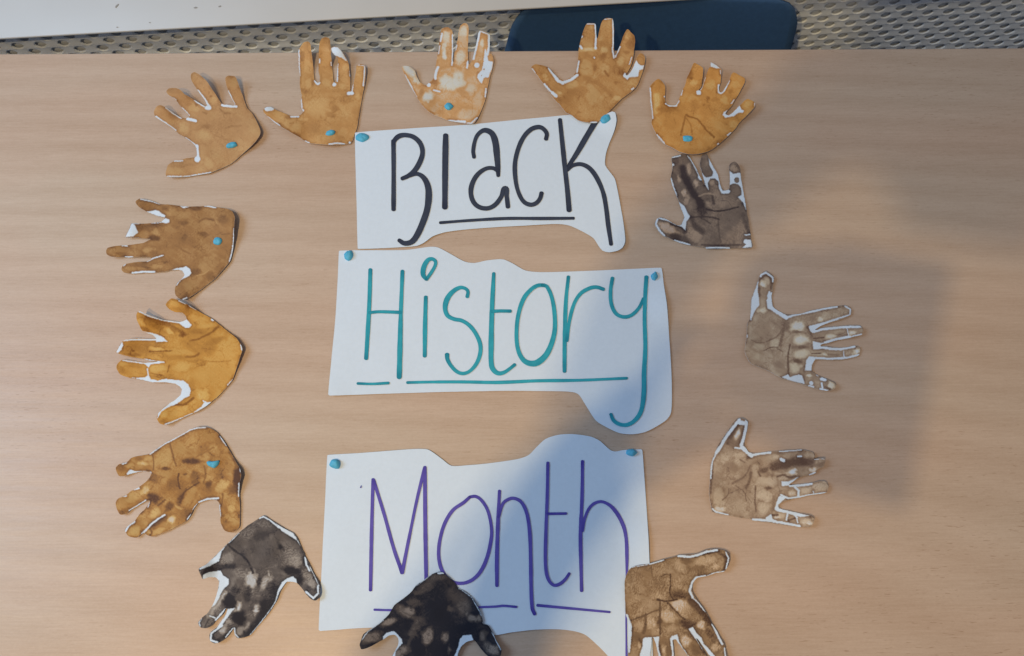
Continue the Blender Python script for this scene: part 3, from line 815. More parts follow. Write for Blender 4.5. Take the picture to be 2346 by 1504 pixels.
hand('grey-brown handprint with wide white margins and thumb up, in the shadow at the right',
     o=(1690, 610), K=(2.110, 2.060, 1.960), soft=1, c=[(156, 146, 132), (122, 108, 95), (78, 62, 54)], base=0.60,
     out=[(325, 56), (370, 90), (414, 130), (407, 200), (402, 280), (387, 350), (396, 410), (416, 478), (470, 517), (550, 552), (640, 558), (740, 543), (850, 508), (960, 488), (1060, 470), (1150, 460), (1240, 452), (1292, 474), (1308, 520), (1292, 562), (1200, 607), (1100, 637), (1000, 667), (930, 702), (892, 731), (960, 714), (1050, 699), (1160, 689), (1290, 684), (1400, 688), (1433, 720), (1428, 786), (1380, 802), (1280, 827), (1150, 852), (1050, 882), (950, 912), (1040, 924), (1150, 939), (1250, 934), (1340, 917), (1387, 924), (1406, 960), (1398, 1010), (1372, 1037), (1280, 1062), (1180, 1080), (1060, 1080), (960, 1072), (892, 1078), (858, 1130), (848, 1198), (890, 1240), (960, 1273), (1020, 1298), (1062, 1320), (1112, 1343), (1128, 1380), (1102, 1417), (1040, 1432), (950, 1422), (840, 1392), (760, 1362), (640, 1327), (520, 1292), (440, 1252), (340, 1197), (250, 1162), (158, 1122), (117, 1070), (83, 980), (93, 880), (103, 780), (113, 660), (143, 600), (153, 480), (158, 370), (198, 270), (238, 150), (268, 90)],
     ws=[([(365, 300), (350, 350)], 26), ([(392, 330), (362, 400), (372, 470)], 58), ([(372, 470), (460, 530), (560, 592)], 44), ([(560, 592), (650, 562), (800, 534), (1000, 490), (1140, 468)], 22), ([(262, 120), (270, 100), (325, 75), (400, 130), (408, 180)], 20), ([(1232, 462), (1295, 500), (1288, 560), (1150, 605)], 15), ([(1150, 605), (1000, 655), (830, 698)], 22), ([(880, 755), (960, 728), (1150, 707), (1280, 698), (1410, 695)], 26), ([(1422, 785), (1300, 812)], 13), ([(1290, 812), (1120, 843), (1000, 880)], 26), ([(950, 928), (1060, 950), (1180, 955), (1340, 925)], 27), ([(1397, 1018), (1250, 1055), (1050, 1066), (900, 1055)], 22), ([(1217, 980), (1222, 1052)], 10), ([(815, 1372), (870, 1388)], 15), ([(845, 1345)], 46), ([(950, 1412), (1030, 1427)], 18), ([(965, 1295), (1000, 1305)], 34), ([(108, 790), (112, 815)], 8), ([(1275, 800), (1255, 720)], 8), ([(905, 1252), (925, 1262)], 10), ([(965, 1345), (975, 1400)], 18)],
     wp=[[(240, 160), (228, 280), (243, 360), (247, 450), (212, 490), (182, 540), (150, 625), (143, 600), (153, 480), (160, 380), (203, 270)], [(815, 698), (880, 690), (960, 652), (1100, 620), (900, 733), (862, 770), (835, 745)], [(860, 862), (960, 885), (1070, 862), (955, 905), (1010, 930), (960, 952), (870, 956)], [(820, 1038), (900, 1048), (882, 1090), (855, 1130), (848, 1200), (775, 1200), (788, 1080)], [(505, 1278), (580, 1245), (600, 1278), (700, 1245), (740, 1258), (770, 1352), (640, 1325)]],
     t=[(690, 695, 95, 50, 0, 0.13, 0.95), (740, 850, 100, 55, 0, 0.17, 0.95), (720, 1010, 95, 45, 0, 0.22), (650, 1160, 60, 65, 0, 0.3), (285, 510, 60, 32, 0, 0.22), (290, 205, 40, 36, 0.6, 0.08, 0.95), (335, 170, 40, 50, 0, 0.42), (960, 610, 36, 28, 0, 0.12), (1060, 810, 55, 32, 0, 0.14), (1310, 770, 48, 26, 0, 0.14), (1362, 990, 42, 28, -0.5, 0.06, 0.95), (1000, 1015, 28, 16, 0, 0.14), (440, 890, 65, 50, 0, 0.4), (820, 1260, 34, 20, 0, 0.12), (1080, 1370, 50, 44, 0, 0.14), (560, 1000, 50, 100, 0, 0.5), (240, 920, 80, 40, 0, 0.44), (1000, 560, 50, 40, 0, 0.5), (1190, 520, 60, 40, 0, 0.55), (560, 680, 60, 60, 0, 0.88), (700, 762, 80, 18, 0.1, 0.92), (740, 932, 80, 24, 0, 0.98), (690, 1092, 60, 24, 0.4, 1.0), ([(540, 640), (520, 760), (490, 910)], 32, 0.9), ([(530, 700), (450, 810), (330, 868)], 12, 0.88), ([(600, 900), (578, 1040), (585, 1250)], 15, 0.98), ([(865, 832), (990, 820)], 11, 1.05), ([(850, 1006), (955, 1000)], 11, 1.05), ([(1040, 1018), (1150, 1018)], 22, 0.8), ([(255, 160), (320, 105), (388, 170), (385, 260)], 24, 1.0), ([(245, 250), (255, 330)], 34, 0.85), (280, 730, 110, 110, 0, 0.7, 0.7), ([(800, 700), (830, 760), (850, 820)], 40, 0.85), (470, 1130, 70, 40, 0.3, 0.78), ([(160, 850), (230, 880), (310, 878)], 9, 0.85), ([(300, 970), (380, 935), (470, 930)], 9, 0.95), ([(450, 940), (520, 985)], 10, 0.9), ([(400, 640), (500, 700)], 40, 0.72), (860, 600, 40, 40, 0, 0.75), (1180, 780, 50, 30, 0, 0.74), ([(1010, 1385), (1060, 1410)], 14, 0.95), ([(760, 1200), (770, 1320)], 24, 0.8), (900, 1300, 60, 20, 0.3, 0.7)],
     lift=[(320, 60, 260, 0.002), (1100, 1380, 260, 0.003), (1420, 730, 260, 0.002), (90, 950, 240, 0.003)])

hand('brown handprint right of the Month sheet, thumb up, two of its fingers printed together',
     o=(1610, 940), K=(1.500, 1.620, 1.780), soft=1, c=[(172, 152, 128), (136, 112, 90), (84, 62, 50)], base=0.55,
     out=[(420, 96), (480, 106), (517, 140), (512, 210), (492, 300), (477, 390), (502, 447), (540, 487), (620, 492), (720, 482), (780, 474), (860, 472), (930, 462), (1030, 457), (1130, 452), (1200, 466), (1262, 486), (1283, 530), (1280, 562), (1330, 557), (1402, 559), (1403, 600), (1388, 652), (1312, 683), (1302, 722), (1232, 747), (1150, 762), (1080, 792), (1022, 832), (994, 858), (1060, 856), (1160, 846), (1260, 835), (1350, 815), (1412, 823), (1441, 880), (1423, 942), (1340, 963), (1230, 978), (1120, 1003), (1000, 1028), (904, 1062), (874, 1090), (878, 1122), (920, 1142), (1000, 1157), (1100, 1182), (1200, 1202), (1250, 1217), (1283, 1250), (1263, 1312), (1232, 1343), (1120, 1343), (1000, 1328), (880, 1311), (740, 1288), (570, 1265), (558, 1250), (450, 1238), (290, 1208), (113, 1167), (92, 1080), (72, 960), (82, 830), (88, 650), (108, 570), (148, 470), (178, 400), (238, 310), (308, 210), (368, 125)],
     ws=[([(420, 112), (335, 220), (255, 330), (205, 420), (155, 490)], 34), ([(155, 490), (112, 590), (97, 700), (92, 785)], 14), ([(503, 125), (495, 220), (468, 330), (440, 405)], 34), ([(370, 432), (470, 445)], 18), ([(450, 425), (560, 525)], 44), ([(555, 522), (650, 500), (775, 488)], 26), ([(425, 145), (475, 150)], 46), ([(880, 476), (1130, 458)], 11), ([(1230, 742), (1292, 718)], 15), ([(1000, 872), (1070, 868), (1250, 848)], 26), ([(1060, 885), (1102, 925), (1098, 985)], 24), ([(900, 975), (980, 1012), (1100, 1000), (1270, 970), (1412, 952)], 20), ([(1268, 935), (1276, 978)], 9), ([(975, 1190), (962, 1262)], 18), ([(1078, 1240), (1092, 1295)], 12), ([(578, 1256), (740, 1266), (900, 1292), (1115, 1335)], 26), ([(112, 1135), (150, 1168), (290, 1204)], 15), ([(1050, 1195), (1080, 1235)], 20), ([(1285, 565), (1395, 562)], 6), ([(930, 580), (900, 565)], 34), ([(1095, 530), (1135, 530)], 17)],
     wp=[[(905, 820), (990, 818), (1100, 768), (1060, 800), (1000, 862), (910, 872)], [(880, 985), (960, 1002), (904, 1050), (864, 1090), (872, 1128), (950, 1148), (1100, 1183), (1222, 1214), (1120, 1226), (960, 1182), (860, 1165), (825, 1140), (850, 1052)], [(720, 1240), (788, 1190), (800, 1250), (900, 1292), (740, 1270)]],
     t=[(745, 815, 100, 60, 0, 0.36), (710, 990, 80, 46, 0, 0.32), (690, 1130, 60, 90, 0, 0.34), (260, 560, 70, 60, 0, 0.4), (385, 275, 38, 70, 0.4, 0.08, 0.97), (1025, 712, 48, 42, 0, 0.02, 0.97), (1268, 682, 50, 36, 0, 0.1, 0.95), (1022, 960, 44, 38, 0, 0.2), (1180, 930, 70, 46, 0, 0.3), (1350, 880, 80, 50, 0, 0.4), (900, 1210, 60, 36, 0, 0.36), (1190, 1290, 70, 40, 0, 0.3), (845, 545, 36, 34, 0, 0.34), (435, 515, 70, 30, 0, 0.38), (180, 1000, 50, 120, 0, 0.4), (200, 1145, 60, 36, 0, 0.12), (1215, 1300, 40, 22, 0, 0.12), (850, 1232, 36, 14, 0, 0.12), (600, 700, 40, 80, 0, 0.44), (450, 1100, 100, 80, 0, 0.5), ([(820, 655), (930, 625), (1050, 600), (1240, 600)], 110, 1.0, 0.95), ([(420, 160), (340, 280), (290, 380)], 46, 0.98), ([(475, 180), (440, 300), (390, 400)], 40, 0.85), (330, 370, 50, 60, 0, 0.8), (700, 690, 80, 30, -0.3, 0.95), (750, 900, 46, 20, 0, 1.0), (330, 650, 80, 70, 0, 0.72), (530, 530, 36, 40, 0, 0.95), ([(545, 640), (480, 760), (340, 842)], 16, 0.85), ([(552, 720), (540, 800), (500, 895)], 34, 0.9), ([(605, 870), (600, 980), (612, 1165)], 20, 0.92), ([(300, 900), (290, 970), (225, 1035)], 9, 0.88), ([(380, 870), (480, 950), (500, 1045)], 9, 0.88), ([(300, 960), (400, 920), (460, 910)], 8, 0.8), ([(440, 900), (560, 1060)], 8, 0.75), ([(855, 765), (930, 745), (1000, 775), (1070, 755)], 16, 0.98), (1350, 625, 56, 28, -0.3, 0.85), (1140, 485, 50, 24, 0, 0.8), (880, 500, 60, 18, 0, 0.75), ([(430, 570), (480, 600)], 12, 0.85), ([(120, 560), (105, 800), (95, 950)], 22, 0.82), ([(640, 720), (660, 760)], 14, 0.95), ([(820, 1000), (800, 1150)], 40, 0.75), ([(800, 1205), (860, 1205)], 14, 1.0), (1240, 1230, 40, 22, 0, 0.85), ([(980, 1270), (1060, 1240)], 16, 0.95)],
     lift=[(450, 110, 260, 0.002), (1400, 870, 240, 0.002), (1260, 1280, 240, 0.003), (80, 950, 260, 0.003), (1390, 590, 200, 0.003)])

hand('brown handprint over the lower right corner of the Month sheet, thumb pointing right',
     o=(1400, 1204), K=(1.380, 1.470, 1.550), soft=1, z=0.0022, c=[(172, 144, 114), (126, 98, 70), (70, 48, 36)], base=0.58, ridge=0.10, ra=0.3,
     out=[(198, 525), (240, 483), (330, 453), (430, 443), (600, 393), (720, 363), (780, 343), (980, 328), (1080, 288), (1180, 270), (1292, 286), (1353, 330), (1361, 420), (1333, 492), (1292, 533), (1200, 548), (1100, 583), (992, 603), (953, 642), (929, 735), (952, 798), (1012, 888), (1082, 988), (1122, 1058), (1162, 1138), (1212, 1208), (1253, 1288), (1303, 1370), (1323, 1480), (1335, 1560), (1342, 1640), (1300, 1690), (1240, 1660), (1170, 1575), (1100, 1450), (1040, 1365), (984, 1296), (1006, 1350), (1056, 1430), (1100, 1510), (1150, 1620), (1130, 1700), (1060, 1692), (990, 1622), (900, 1525), (850, 1455), (770, 1352), (742, 1312), (707, 1318), (715, 1400), (722, 1500), (724, 1640), (690, 1720), (620, 1720), (570, 1600), (541, 1480), (516, 1370), (488, 1288), (470, 1288), (462, 1360), (446, 1500), (422, 1600), (360, 1662), (260, 1652), (194, 1560), (194, 1490), (204, 1440), (224, 1330), (221, 1250), (229, 1180), (204, 1110), (168, 1020), (163, 900), (156, 760), (156, 640), (174, 570)],
     ws=[([(1168, 1140), (1230, 1270), (1275, 1360)], 24), ([(1302, 1410), (1315, 1510)], 14), ([(178, 1030), (225, 1150), (223, 1260), (205, 1450)], 22), ([(240, 480), (440, 447)], 8), ([(440, 448), (600, 398)], 15), ([(775, 352), (900, 362), (1000, 342), (1100, 302), (1215, 285)], 24), ([(1318, 310), (1350, 380), (1320, 500)], 14), ([(1300, 530), (1180, 553), (1110, 580)], 14), ([(1085, 585), (975, 602), (935, 650), (903, 750), (935, 830)], 24), ([(935, 830), (1010, 900), (1080, 990)], 12)],
     wp=[[(385, 1290), (465, 1285), (468, 1360), (448, 1504), (430, 1610), (310, 1600), (335, 1470), (365, 1380), (365, 1310)], [(470, 1285), (552, 1278), (545, 1340), (545, 1420), (575, 1520), (590, 1600), (560, 1580), (541, 1480), (515, 1370)], [(678, 1300), (700, 1268), (762, 1258), (782, 1340), (832, 1420), (900, 1510), (960, 1600), (850, 1455), (742, 1312), (707, 1322), (722, 1500), (700, 1560), (700, 1450), (688, 1380)], [(888, 1190), (935, 1168), (992, 1250), (1040, 1298), (1062, 1360), (1122, 1420), (1190, 1500), (1230, 1600), (1150, 1510), (1056, 1430), (1000, 1340), (958, 1290)]],
     t=[(785, 915, 100, 62, 0.4, 0.2, 0.95), (650, 1040, 90, 65, 0.5, 0.25), (470, 1120, 60, 70, 0, 0.34), (1030, 1150, 55, 42, 0.5, 0.22, 0.95), (860, 1320, 50, 60, -0.3, 0.2, 0.95), (612, 1410, 34, 60, 0, 0.24), (322, 1385, 22, 40, 0, 0.26), (1060, 410, 120, 50, -0.2, 0.36), (800, 490, 70, 60, 0, 0.42), (575, 810, 55, 50, 0, 0.4), (1190, 1400, 50, 60, 0, 0.36), (1190, 475, 36, 36, 0, 0.34), (330, 1150, 60, 60, 0, 0.44), (350, 730, 60, 50, 0, 0.48), (690, 1190, 60, 40, 0, 0.42), (520, 1220, 60, 40, 0, 0.45), (860, 970, 60, 80, 0.4, 0.44), ([(960, 362), (1080, 332), (1215, 298)], 18, 1.05), ([(1240, 310), (1320, 380), (1320, 450), (1290, 520)], 44, 0.9), (870, 1135, 90, 46, 0.2, 1.05), (790, 800, 120, 60, 0, 0.92), ([(900, 860), (1000, 960), (1080, 1050), (1130, 1120)], 70, 0.95), (1140, 1250, 40, 90, -0.4, 0.85), ([(680, 560), (685, 680), (675, 780), (720, 862)], 11, 1.1), ([(530, 855), (640, 872), (760, 850)], 14, 1.1), ([(560, 880), (560, 1060), (565, 1250)], 16, 0.92), (555, 1110, 40, 36, 0, 0.95), ([(395, 1030), (400, 1140), (370, 1240)], 34, 0.88), ([(215, 1098), (400, 1030), (560, 960)], 20, 0.88), ([(650, 890), (760, 1000), (850, 1090)], 24, 0.98), ([(460, 480), (480, 600), (512, 680)], 10, 0.85), ([(570, 590), (640, 560), (690, 590)], 10, 0.9), (1040, 555, 70, 40, 0, 0.75), ([(1100, 1200), (1200, 1300)], 30, 0.85), (960, 1250, 50, 90, -0.5, 0.82), (600, 1320, 60, 60, 0, 0.7), (660, 1440, 30, 90, 0, 0.8), (560, 1430, 20, 80, 0, 0.88), (970, 1420, 60, 80, -0.5, 0.82), (290, 1280, 50, 50, 0, 0.78), (1020, 500, 80, 40, 0, 0.72), ([(720, 800), (850, 830)], 14, 1.0), (450, 650, 60, 120, 0, 0.56, 0.6), ([(330, 1300), (340, 1340)], 30, 0.9), (850, 400, 60, 20, 0, 0.78)],
     lift=[(160, 800, 300, 0.002), (1340, 400, 240, 0.002), (1330, 1600, 300, 0.003)])

hand('black handprint overlapping the lower edge of the Month sheet',
     o=(840, 1204), K=(1.400, 1.400, 1.350), soft=1, z=0.0022, c=[(132, 120, 113), (70, 62, 60), (26, 26, 36)], base=0.96, mott=0.7, ridge=0.06, rim=0.2,
     out=[(850, 532), (900, 562), (960, 608), (1012, 658), (1052, 718), (1130, 757), (1213, 828), (1273, 918), (1309, 1000), (1334, 1100), (1329, 1128), (1392, 1147), (1443, 1228), (1494, 1338), (1549, 1430), (1544, 1482), (1520, 1524), (1450, 1534), (1380, 1494), (1310, 1414), (1256, 1340), (1226, 1318), (1140, 1344), (1082, 1398), (1052, 1470), (1030, 1560), (1010, 1650), (960, 1740), (890, 1760), (800, 1700), (740, 1640), (650, 1750), (540, 1740), (470, 1640), (380, 1640), (300, 1640), (285, 1580), (292, 1504), (330, 1432), (362, 1365), (360, 1295), (322, 1260), (262, 1264), (190, 1312), (130, 1345), (40, 1395), (-20, 1418), (-62, 1420), (-80, 1374), (-60, 1305), (-36, 1250), (20, 1210), (100, 1158), (190, 1088), (258, 1018), (318, 918), (398, 858), (518, 758), (570, 686), (660, 628), (740, 566)],
     ws=[([(820, 552), (880, 548)], 18), ([(1442, 1232), (1540, 1430)], 7), ([(-60, 1320), (20, 1215), (190, 1092)], 7), ([(575, 690), (740, 568)], 6), ([(1060, 720), (1210, 828), (1320, 1040)], 6)],
     wp=[[(1070, 1310), (1110, 1266), (1200, 1256), (1215, 1300), (1228, 1322), (1140, 1346), (1082, 1400), (1052, 1470), (1025, 1580), (1010, 1500), (1050, 1400)], [(190, 1275), (230, 1234), (310, 1216), (350, 1250), (402, 1310), (412, 1355), (375, 1390), (332, 1450), (312, 1600), (280, 1600), (292, 1504), (330, 1432), (362, 1365), (360, 1295), (322, 1262), (262, 1266), (190, 1312)]],
     t=[(1060, 880, 150, 120, 0.5, 0.62), (1120, 950, 100, 80, 0.5, 0.55), (1215, 1070, 80, 52, 0.2, 0.36), (1300, 1065, 26, 42, -0.2, 0.4), (705, 1290, 65, 105, 0.2, 0.34), (905, 1290, 46, 80, 0.05, 0.38), (450, 1000, 130, 64, 0.5, 0.42), (500, 980, 60, 40, 0.4, 0.36), (240, 1115, 110, 44, -0.35, 0.32), (60, 1290, 110, 66, -0.35, 0.4), (430, 1430, 70, 50, -0.4, 0.36), (545, 900, 70, 60, 0.6, 0.56), (840, 595, 110, 40, 0, 0.6), (690, 700, 100, 60, -0.5, 0.6), (1335, 1260, 40, 66, 0.3, 0.4), (1400, 1400, 100, 60, 0.9, 0.46), (1480, 1440, 70, 50, 0.8, 0.4), (570, 1150, 60, 60, 0, 0.58), (940, 1430, 22, 50, 0.2, 0.45), (520, 1240, 50, 60, 0, 0.55), (590, 1080, 70, 40, 0.3, 0.55), (360, 1480, 50, 50, 0, 0.36), (640, 1130, 40, 30, 0, 0.7), ([(560, 780), (640, 760), (720, 720)], 60, 0.66), (70, 1370, 60, 20, -0.3, 0.98), (600, 1420, 70, 80, 0, 1.1), (820, 1430, 100, 90, 0, 1.1), (1100, 1180, 150, 50, 0, 1.1, 0.9), (300, 1160, 120, 30, -0.3, 1.0), (850, 1000, 150, 150, 0, 1.08, 0.9), (820, 760, 90, 90, 0, 1.0, 0.8), (960, 960, 40, 40, 0, 0.6), (480, 1360, 20, 70, 0.3, 0.7)],
     lift=[(-60, 1390, 300, 0.003), (1540, 1460, 260, 0.003), (850, 540, 200, 0.001)])

hand('dark grey handprint left of the Month sheet, fingers down, little finger almost bare',
     o=(440, 1180), K=(1.220, 1.320, 1.400), soft=1, c=[(148, 136, 126), (90, 80, 75), (38, 34, 38)], base=0.66, ridge=0.09, ra=1.2,
     out=[(820, 8), (880, 43), (962, 98), (1062, 158), (1162, 208), (1203, 258), (1243, 348), (1303, 488), (1353, 588), (1403, 688), (1463, 808), (1471, 900), (1458, 952), (1420, 983), (1385, 978), (1318, 923), (1268, 853), (1210, 788), (1170, 772), (1090, 769), (1052, 810), (1012, 880), (982, 960), (942, 1032), (892, 1112), (822, 1202), (742, 1292), (662, 1382), (580, 1413), (518, 1413), (487, 1370), (478, 1308), (470, 1308), (432, 1362), (392, 1412), (330, 1458), (268, 1478), (212, 1452), (197, 1385), (212, 1350), (278, 1295), (338, 1220), (388, 1140), (406, 1078), (383, 1080), (342, 1152), (262, 1228), (220, 1278), (160, 1303), (98, 1293), (72, 1240), (108, 1188), (178, 1128), (228, 1050), (268, 960), (298, 850), (308, 762), (268, 720), (190, 717), (122, 738), (103, 700), (78, 620), (160, 573), (238, 498), (308, 428), (398, 338), (478, 258), (558, 188), (648, 118), (740, 58)],
     ws=[([(775, 40), (820, 22), (900, 62), (1000, 150)], 16), ([(1300, 490), (1312, 570), (1350, 640)], 20), ([(1355, 595), (1460, 815)], 8), ([(1445, 820), (1448, 900), (1395, 958), (1310, 885)], 20), ([(540, 208), (420, 322)], 8), ([(110, 1190), (82, 1240), (92, 1285)], 9), ([(385, 1082), (270, 1210)], 17), ([(345, 1272), (220, 1360), (213, 1440), (290, 1466)], 20), ([(470, 1305), (385, 1405)], 12), ([(487, 1300), (495, 1370), (530, 1407)], 13), ([(1000, 880), (960, 990), (900, 1090), (800, 1222), (670, 1378)], 8), ([(265, 1185), (205, 1160)], 12)],
     wp=[[(962, 98), (1062, 158), (1162, 208), (1243, 350), (1200, 290), (1100, 228), (1030, 185)], [(1100, 725), (1160, 705), (1195, 740), (1205, 788), (1090, 770), (1040, 830), (1000, 890), (955, 1000), (985, 870), (1030, 780)], [(400, 336), (340, 420), (310, 530), (200, 590), (100, 625), (78, 620), (240, 498)], [(130, 690), (200, 658), (330, 640), (350, 690), (420, 738), (422, 800), (372, 838), (330, 905), (310, 960), (260, 1035), (225, 1060), (300, 850), (310, 760), (268, 718), (122, 738)], [(408, 1082), (490, 1070), (442, 1130), (392, 1200), (325, 1285), (280, 1300), (390, 1140)]],
     t=[(680, 765, 80, 100, 0.35, 0.17, 0.95), (865, 790, 70, 90, 0.1, 0.22), (1180, 520, 100, 75, 0.4, 0.36), (1110, 400, 120, 100, 0.4, 0.54), (1345, 720, 80, 90, -0.6, 0.42), (400, 500, 90, 60, -0.4, 0.46), (540, 660, 100, 80, 0, 0.5), (365, 935, 40, 60, 0.5, 0.2), ([(330, 970), (240, 1070), (190, 1150)], 70, 0.24, 0.9), (355, 1310, 44, 60, 0.7, 0.16), (625, 1270, 55, 75, 0.5, 0.34), (320, 1130, 50, 60, 0.6, 0.5), (170, 1230, 70, 50, -0.6, 0.56), (660, 210, 100, 70, -0.6, 0.56), (410, 1220, 66, 50, -0.5, 0.36), (545, 1335, 36, 60, 0.3, 0.42), (520, 1065, 44, 60, 0.3, 0.1, 0.97), (745, 1080, 46, 60, 0.3, 0.12, 0.95), (450, 1130, 40, 40, 0, 0.4), (1380, 800, 50, 50, 0, 0.34), (770, 950, 60, 40, 0, 0.5), (840, 90, 80, 40, 0.4, 0.6), (580, 930, 60, 60, 0.5, 0.62), (1060, 560, 60, 40, 0, 0.6), (810, 230, 110, 60, -0.3, 0.92), ([(130, 665), (200, 625), (330, 600), (480, 590)], 60, 0.98, 0.95), (270, 560, 50, 26, -0.3, 0.8), (435, 990, 90, 80, 0, 1.12, 0.97), (545, 1200, 90, 100, -0.5, 1.12, 0.97), (850, 1050, 100, 110, -0.5, 1.05, 0.9), ([(960, 860), (880, 1040), (770, 1190), (640, 1370)], 80, 1.02, 0.9), (1130, 640, 140, 46, 0.2, 1.08, 0.95), (1225, 740, 46, 70, 0, 1.08), (770, 780, 26, 90, 0, 1.0), (640, 940, 44, 90, 0.2, 0.98), (910, 840, 70, 70, 0, 1.0), ([(430, 360), (520, 430), (620, 510), (700, 665)], 17, 1.02), (1018, 362, 30, 46, -0.3, 1.05), (870, 470, 200, 120, 0.3, 0.78, 0.6), (1335, 850, 50, 40, 0, 0.85), ([(320, 1290), (240, 1370), (270, 1440), (390, 1385)], 44, 0.95), (1290, 520, 24, 50, 0, 0.95), ([(880, 640), (885, 700)], 14, 0.3), ([(560, 570), (690, 600)], 10, 0.8), ([(150, 1290), (190, 1200)], 12, 0.85), (1395, 720, 12, 20, 0, 1.0), (500, 870, 60, 60, 0, 0.95), (960, 640, 80, 30, 0.2, 0.7)],
     lift=[(90, 650, 220, 0.006), (1450, 920, 260, 0.003), (230, 1450, 260, 0.002), (90, 1260, 240, 0.002)])

hand('amber-brown handprint with dark smears and a crescent of bright blue putty',
     o=(250, 960), K=(1.170, 1.204, 1.117), soft=0.85, c=[(190, 158, 108), (156, 112, 66), (86, 58, 46)], base=0.6,
     out=[(1010, 93), (1090, 90), (1162, 108), (1243, 158), (1303, 238), (1353, 318), (1403, 398), (1453, 488), (1503, 578), (1514, 660), (1498, 750), (1493, 880), (1503, 1000), (1503, 1130), (1493, 1242), (1442, 1293), (1380, 1303), (1318, 1273), (1283, 1190), (1277, 1100), (1262, 1020), (1268, 975), (1235, 936), (1180, 928), (1100, 943), (1022, 970), (972, 1030), (933, 1112), (882, 1178), (782, 1233), (682, 1283), (580, 1323), (500, 1353), (438, 1338), (402, 1310), (360, 1330), (318, 1362), (250, 1358), (207, 1333), (182, 1270), (228, 1223), (298, 1168), (348, 1098), (408, 1038), (453, 980), (468, 942), (440, 938), (380, 968), (310, 1010), (240, 1052), (200, 1088), (130, 1101), (92, 1040), (75, 960), (108, 913), (180, 887), (248, 832), (338, 787), (418, 727), (468, 668), (484, 622), (452, 605), (360, 606), (280, 622), (220, 638), (170, 658), (118, 658), (87, 610), (77, 560), (118, 522), (200, 502), (258, 447), (338, 427), (450, 407), (540, 347), (640, 277), (740, 227), (850, 172), (930, 122)],
     ws=[([(470, 404), (640, 285), (740, 236), (930, 128), (1010, 104), (1105, 102)], 13), ([(1278, 205), (1345, 305)], 12), ([(1493, 740), (1488, 890)], 13), ([(1504, 570), (1508, 610)], 10), ([(195, 502), (155, 518)], 16), ([(290, 808), (340, 797)], 20), ([(170, 888), (200, 886)], 13), ([(420, 938), (340, 990), (230, 1054)], 13), ([(462, 965), (445, 1010)], 9), ([(290, 1182), (220, 1232), (190, 1290)], 20), ([(480, 1212), (560, 1152), (640, 1102)], 17), ([(475, 1222), (420, 1282), (375, 1322)], 20), ([(1030, 958), (1130, 920), (1255, 912)], 18), ([(905, 1155), (940, 1108)], 24), ([(960, 1042), (1010, 980)], 7), ([(1268, 990), (1278, 1120)], 11)],
     wp=[[(200, 632), (240, 580), (300, 602), (400, 602), (482, 610), (484, 624), (410, 609), (280, 625), (210, 645)]],
     t=[(390, 515, 56, 26, 0.1, 0.2, 0.95), (415, 830, 65, 44, -0.5, 0.2, 0.95), (520, 1078, 46, 75, 0.6, 0.24), (720, 1155, 56, 38, -0.3, 0.14, 0.95), (1305, 770, 75, 60, -0.7, 0.28), (1400, 1035, 50, 40, 0, 0.22), (1412, 1150, 70, 80, 0, 0.38), (620, 470, 110, 110, 0, 0.42), (850, 330, 150, 70, -0.4, 0.5), (280, 890, 100, 62, -0.4, 0.38), (290, 1290, 80, 60, -0.5, 0.24), (920, 890, 60, 120, 0.5, 0.48), (560, 1290, 90, 30, -0.3, 0.36), (800, 1015, 60, 18, 0.3, 0.36), (450, 450, 60, 34, 0, 0.4), (1150, 200, 120, 70, 0.4, 0.52, 0.6), (1110, 430, 60, 50, 0, 0.46), (1200, 350, 70, 50, 0.4, 0.46), (230, 540, 50, 30, 0, 0.4), (140, 1010, 60, 60, 0, 0.5), (460, 1310, 30, 40, 0, 0.36), (640, 620, 120, 60, 0, 0.5, 0.6), (960, 490, 130, 36, 0.05, 1.02, 0.95), (862, 490, 40, 22, 0, 0.95), (652, 572, 50, 24, 0, 0.98), (730, 740, 90, 60, 0, 0.82), (525, 900, 75, 60, 0.3, 1.05), (690, 1010, 55, 50, 0, 0.95), (830, 910, 40, 80, 0.4, 0.95), (1472, 680, 46, 130, 0, 1.05, 0.95), (1430, 820, 60, 60, 0, 0.9), (1420, 410, 30, 90, -0.5, 0.78), (1142, 750, 44, 34, 0, 0.98), (560, 1180, 130, 36, -0.6, 0.95), (350, 455, 60, 28, 0, 0.78), (140, 570, 60, 44, 0, 0.78), (980, 650, 60, 60, 0, 0.86), (985, 735, 56, 40, 0, 0.88), (900, 1080, 60, 50, -0.5, 0.85), ([(800, 630), (790, 700), (812, 800)], 16, 0.98), ([(1030, 740), (940, 790), (860, 850), (820, 960)], 20, 0.98), ([(700, 290), (735, 430), (770, 540)], 16, 0.85), ([(500, 420), (512, 500), (505, 590)], 11, 0.85), ([(640, 930), (560, 1000)], 16, 0.92), ([(1090, 540), (1110, 640), (1080, 740)], 14, 0.8), ([(1000, 440), (1120, 370), (1200, 330)], 20, 0.72), ([(430, 1000), (380, 1090)], 34, 0.75), (520, 680, 40, 60, 0, 0.82), (870, 640, 30, 14, 0, 0.92), (170, 1060, 50, 24, -0.4, 0.8), (380, 1290, 30, 40, 0, 0.75), ([(1300, 860), (1295, 1000)], 20, 0.85), (1440, 1260, 80, 26, 0, 0.7), ([(470, 1260), (490, 1310), (470, 1340)], 14, 0.85)],
     lift=[(1510, 650, 260, 0.004), (80, 560, 260, 0.002), (80, 1000, 260, 0.002), (200, 1310, 260, 0.003), (1010, 90, 260, 0.002)])

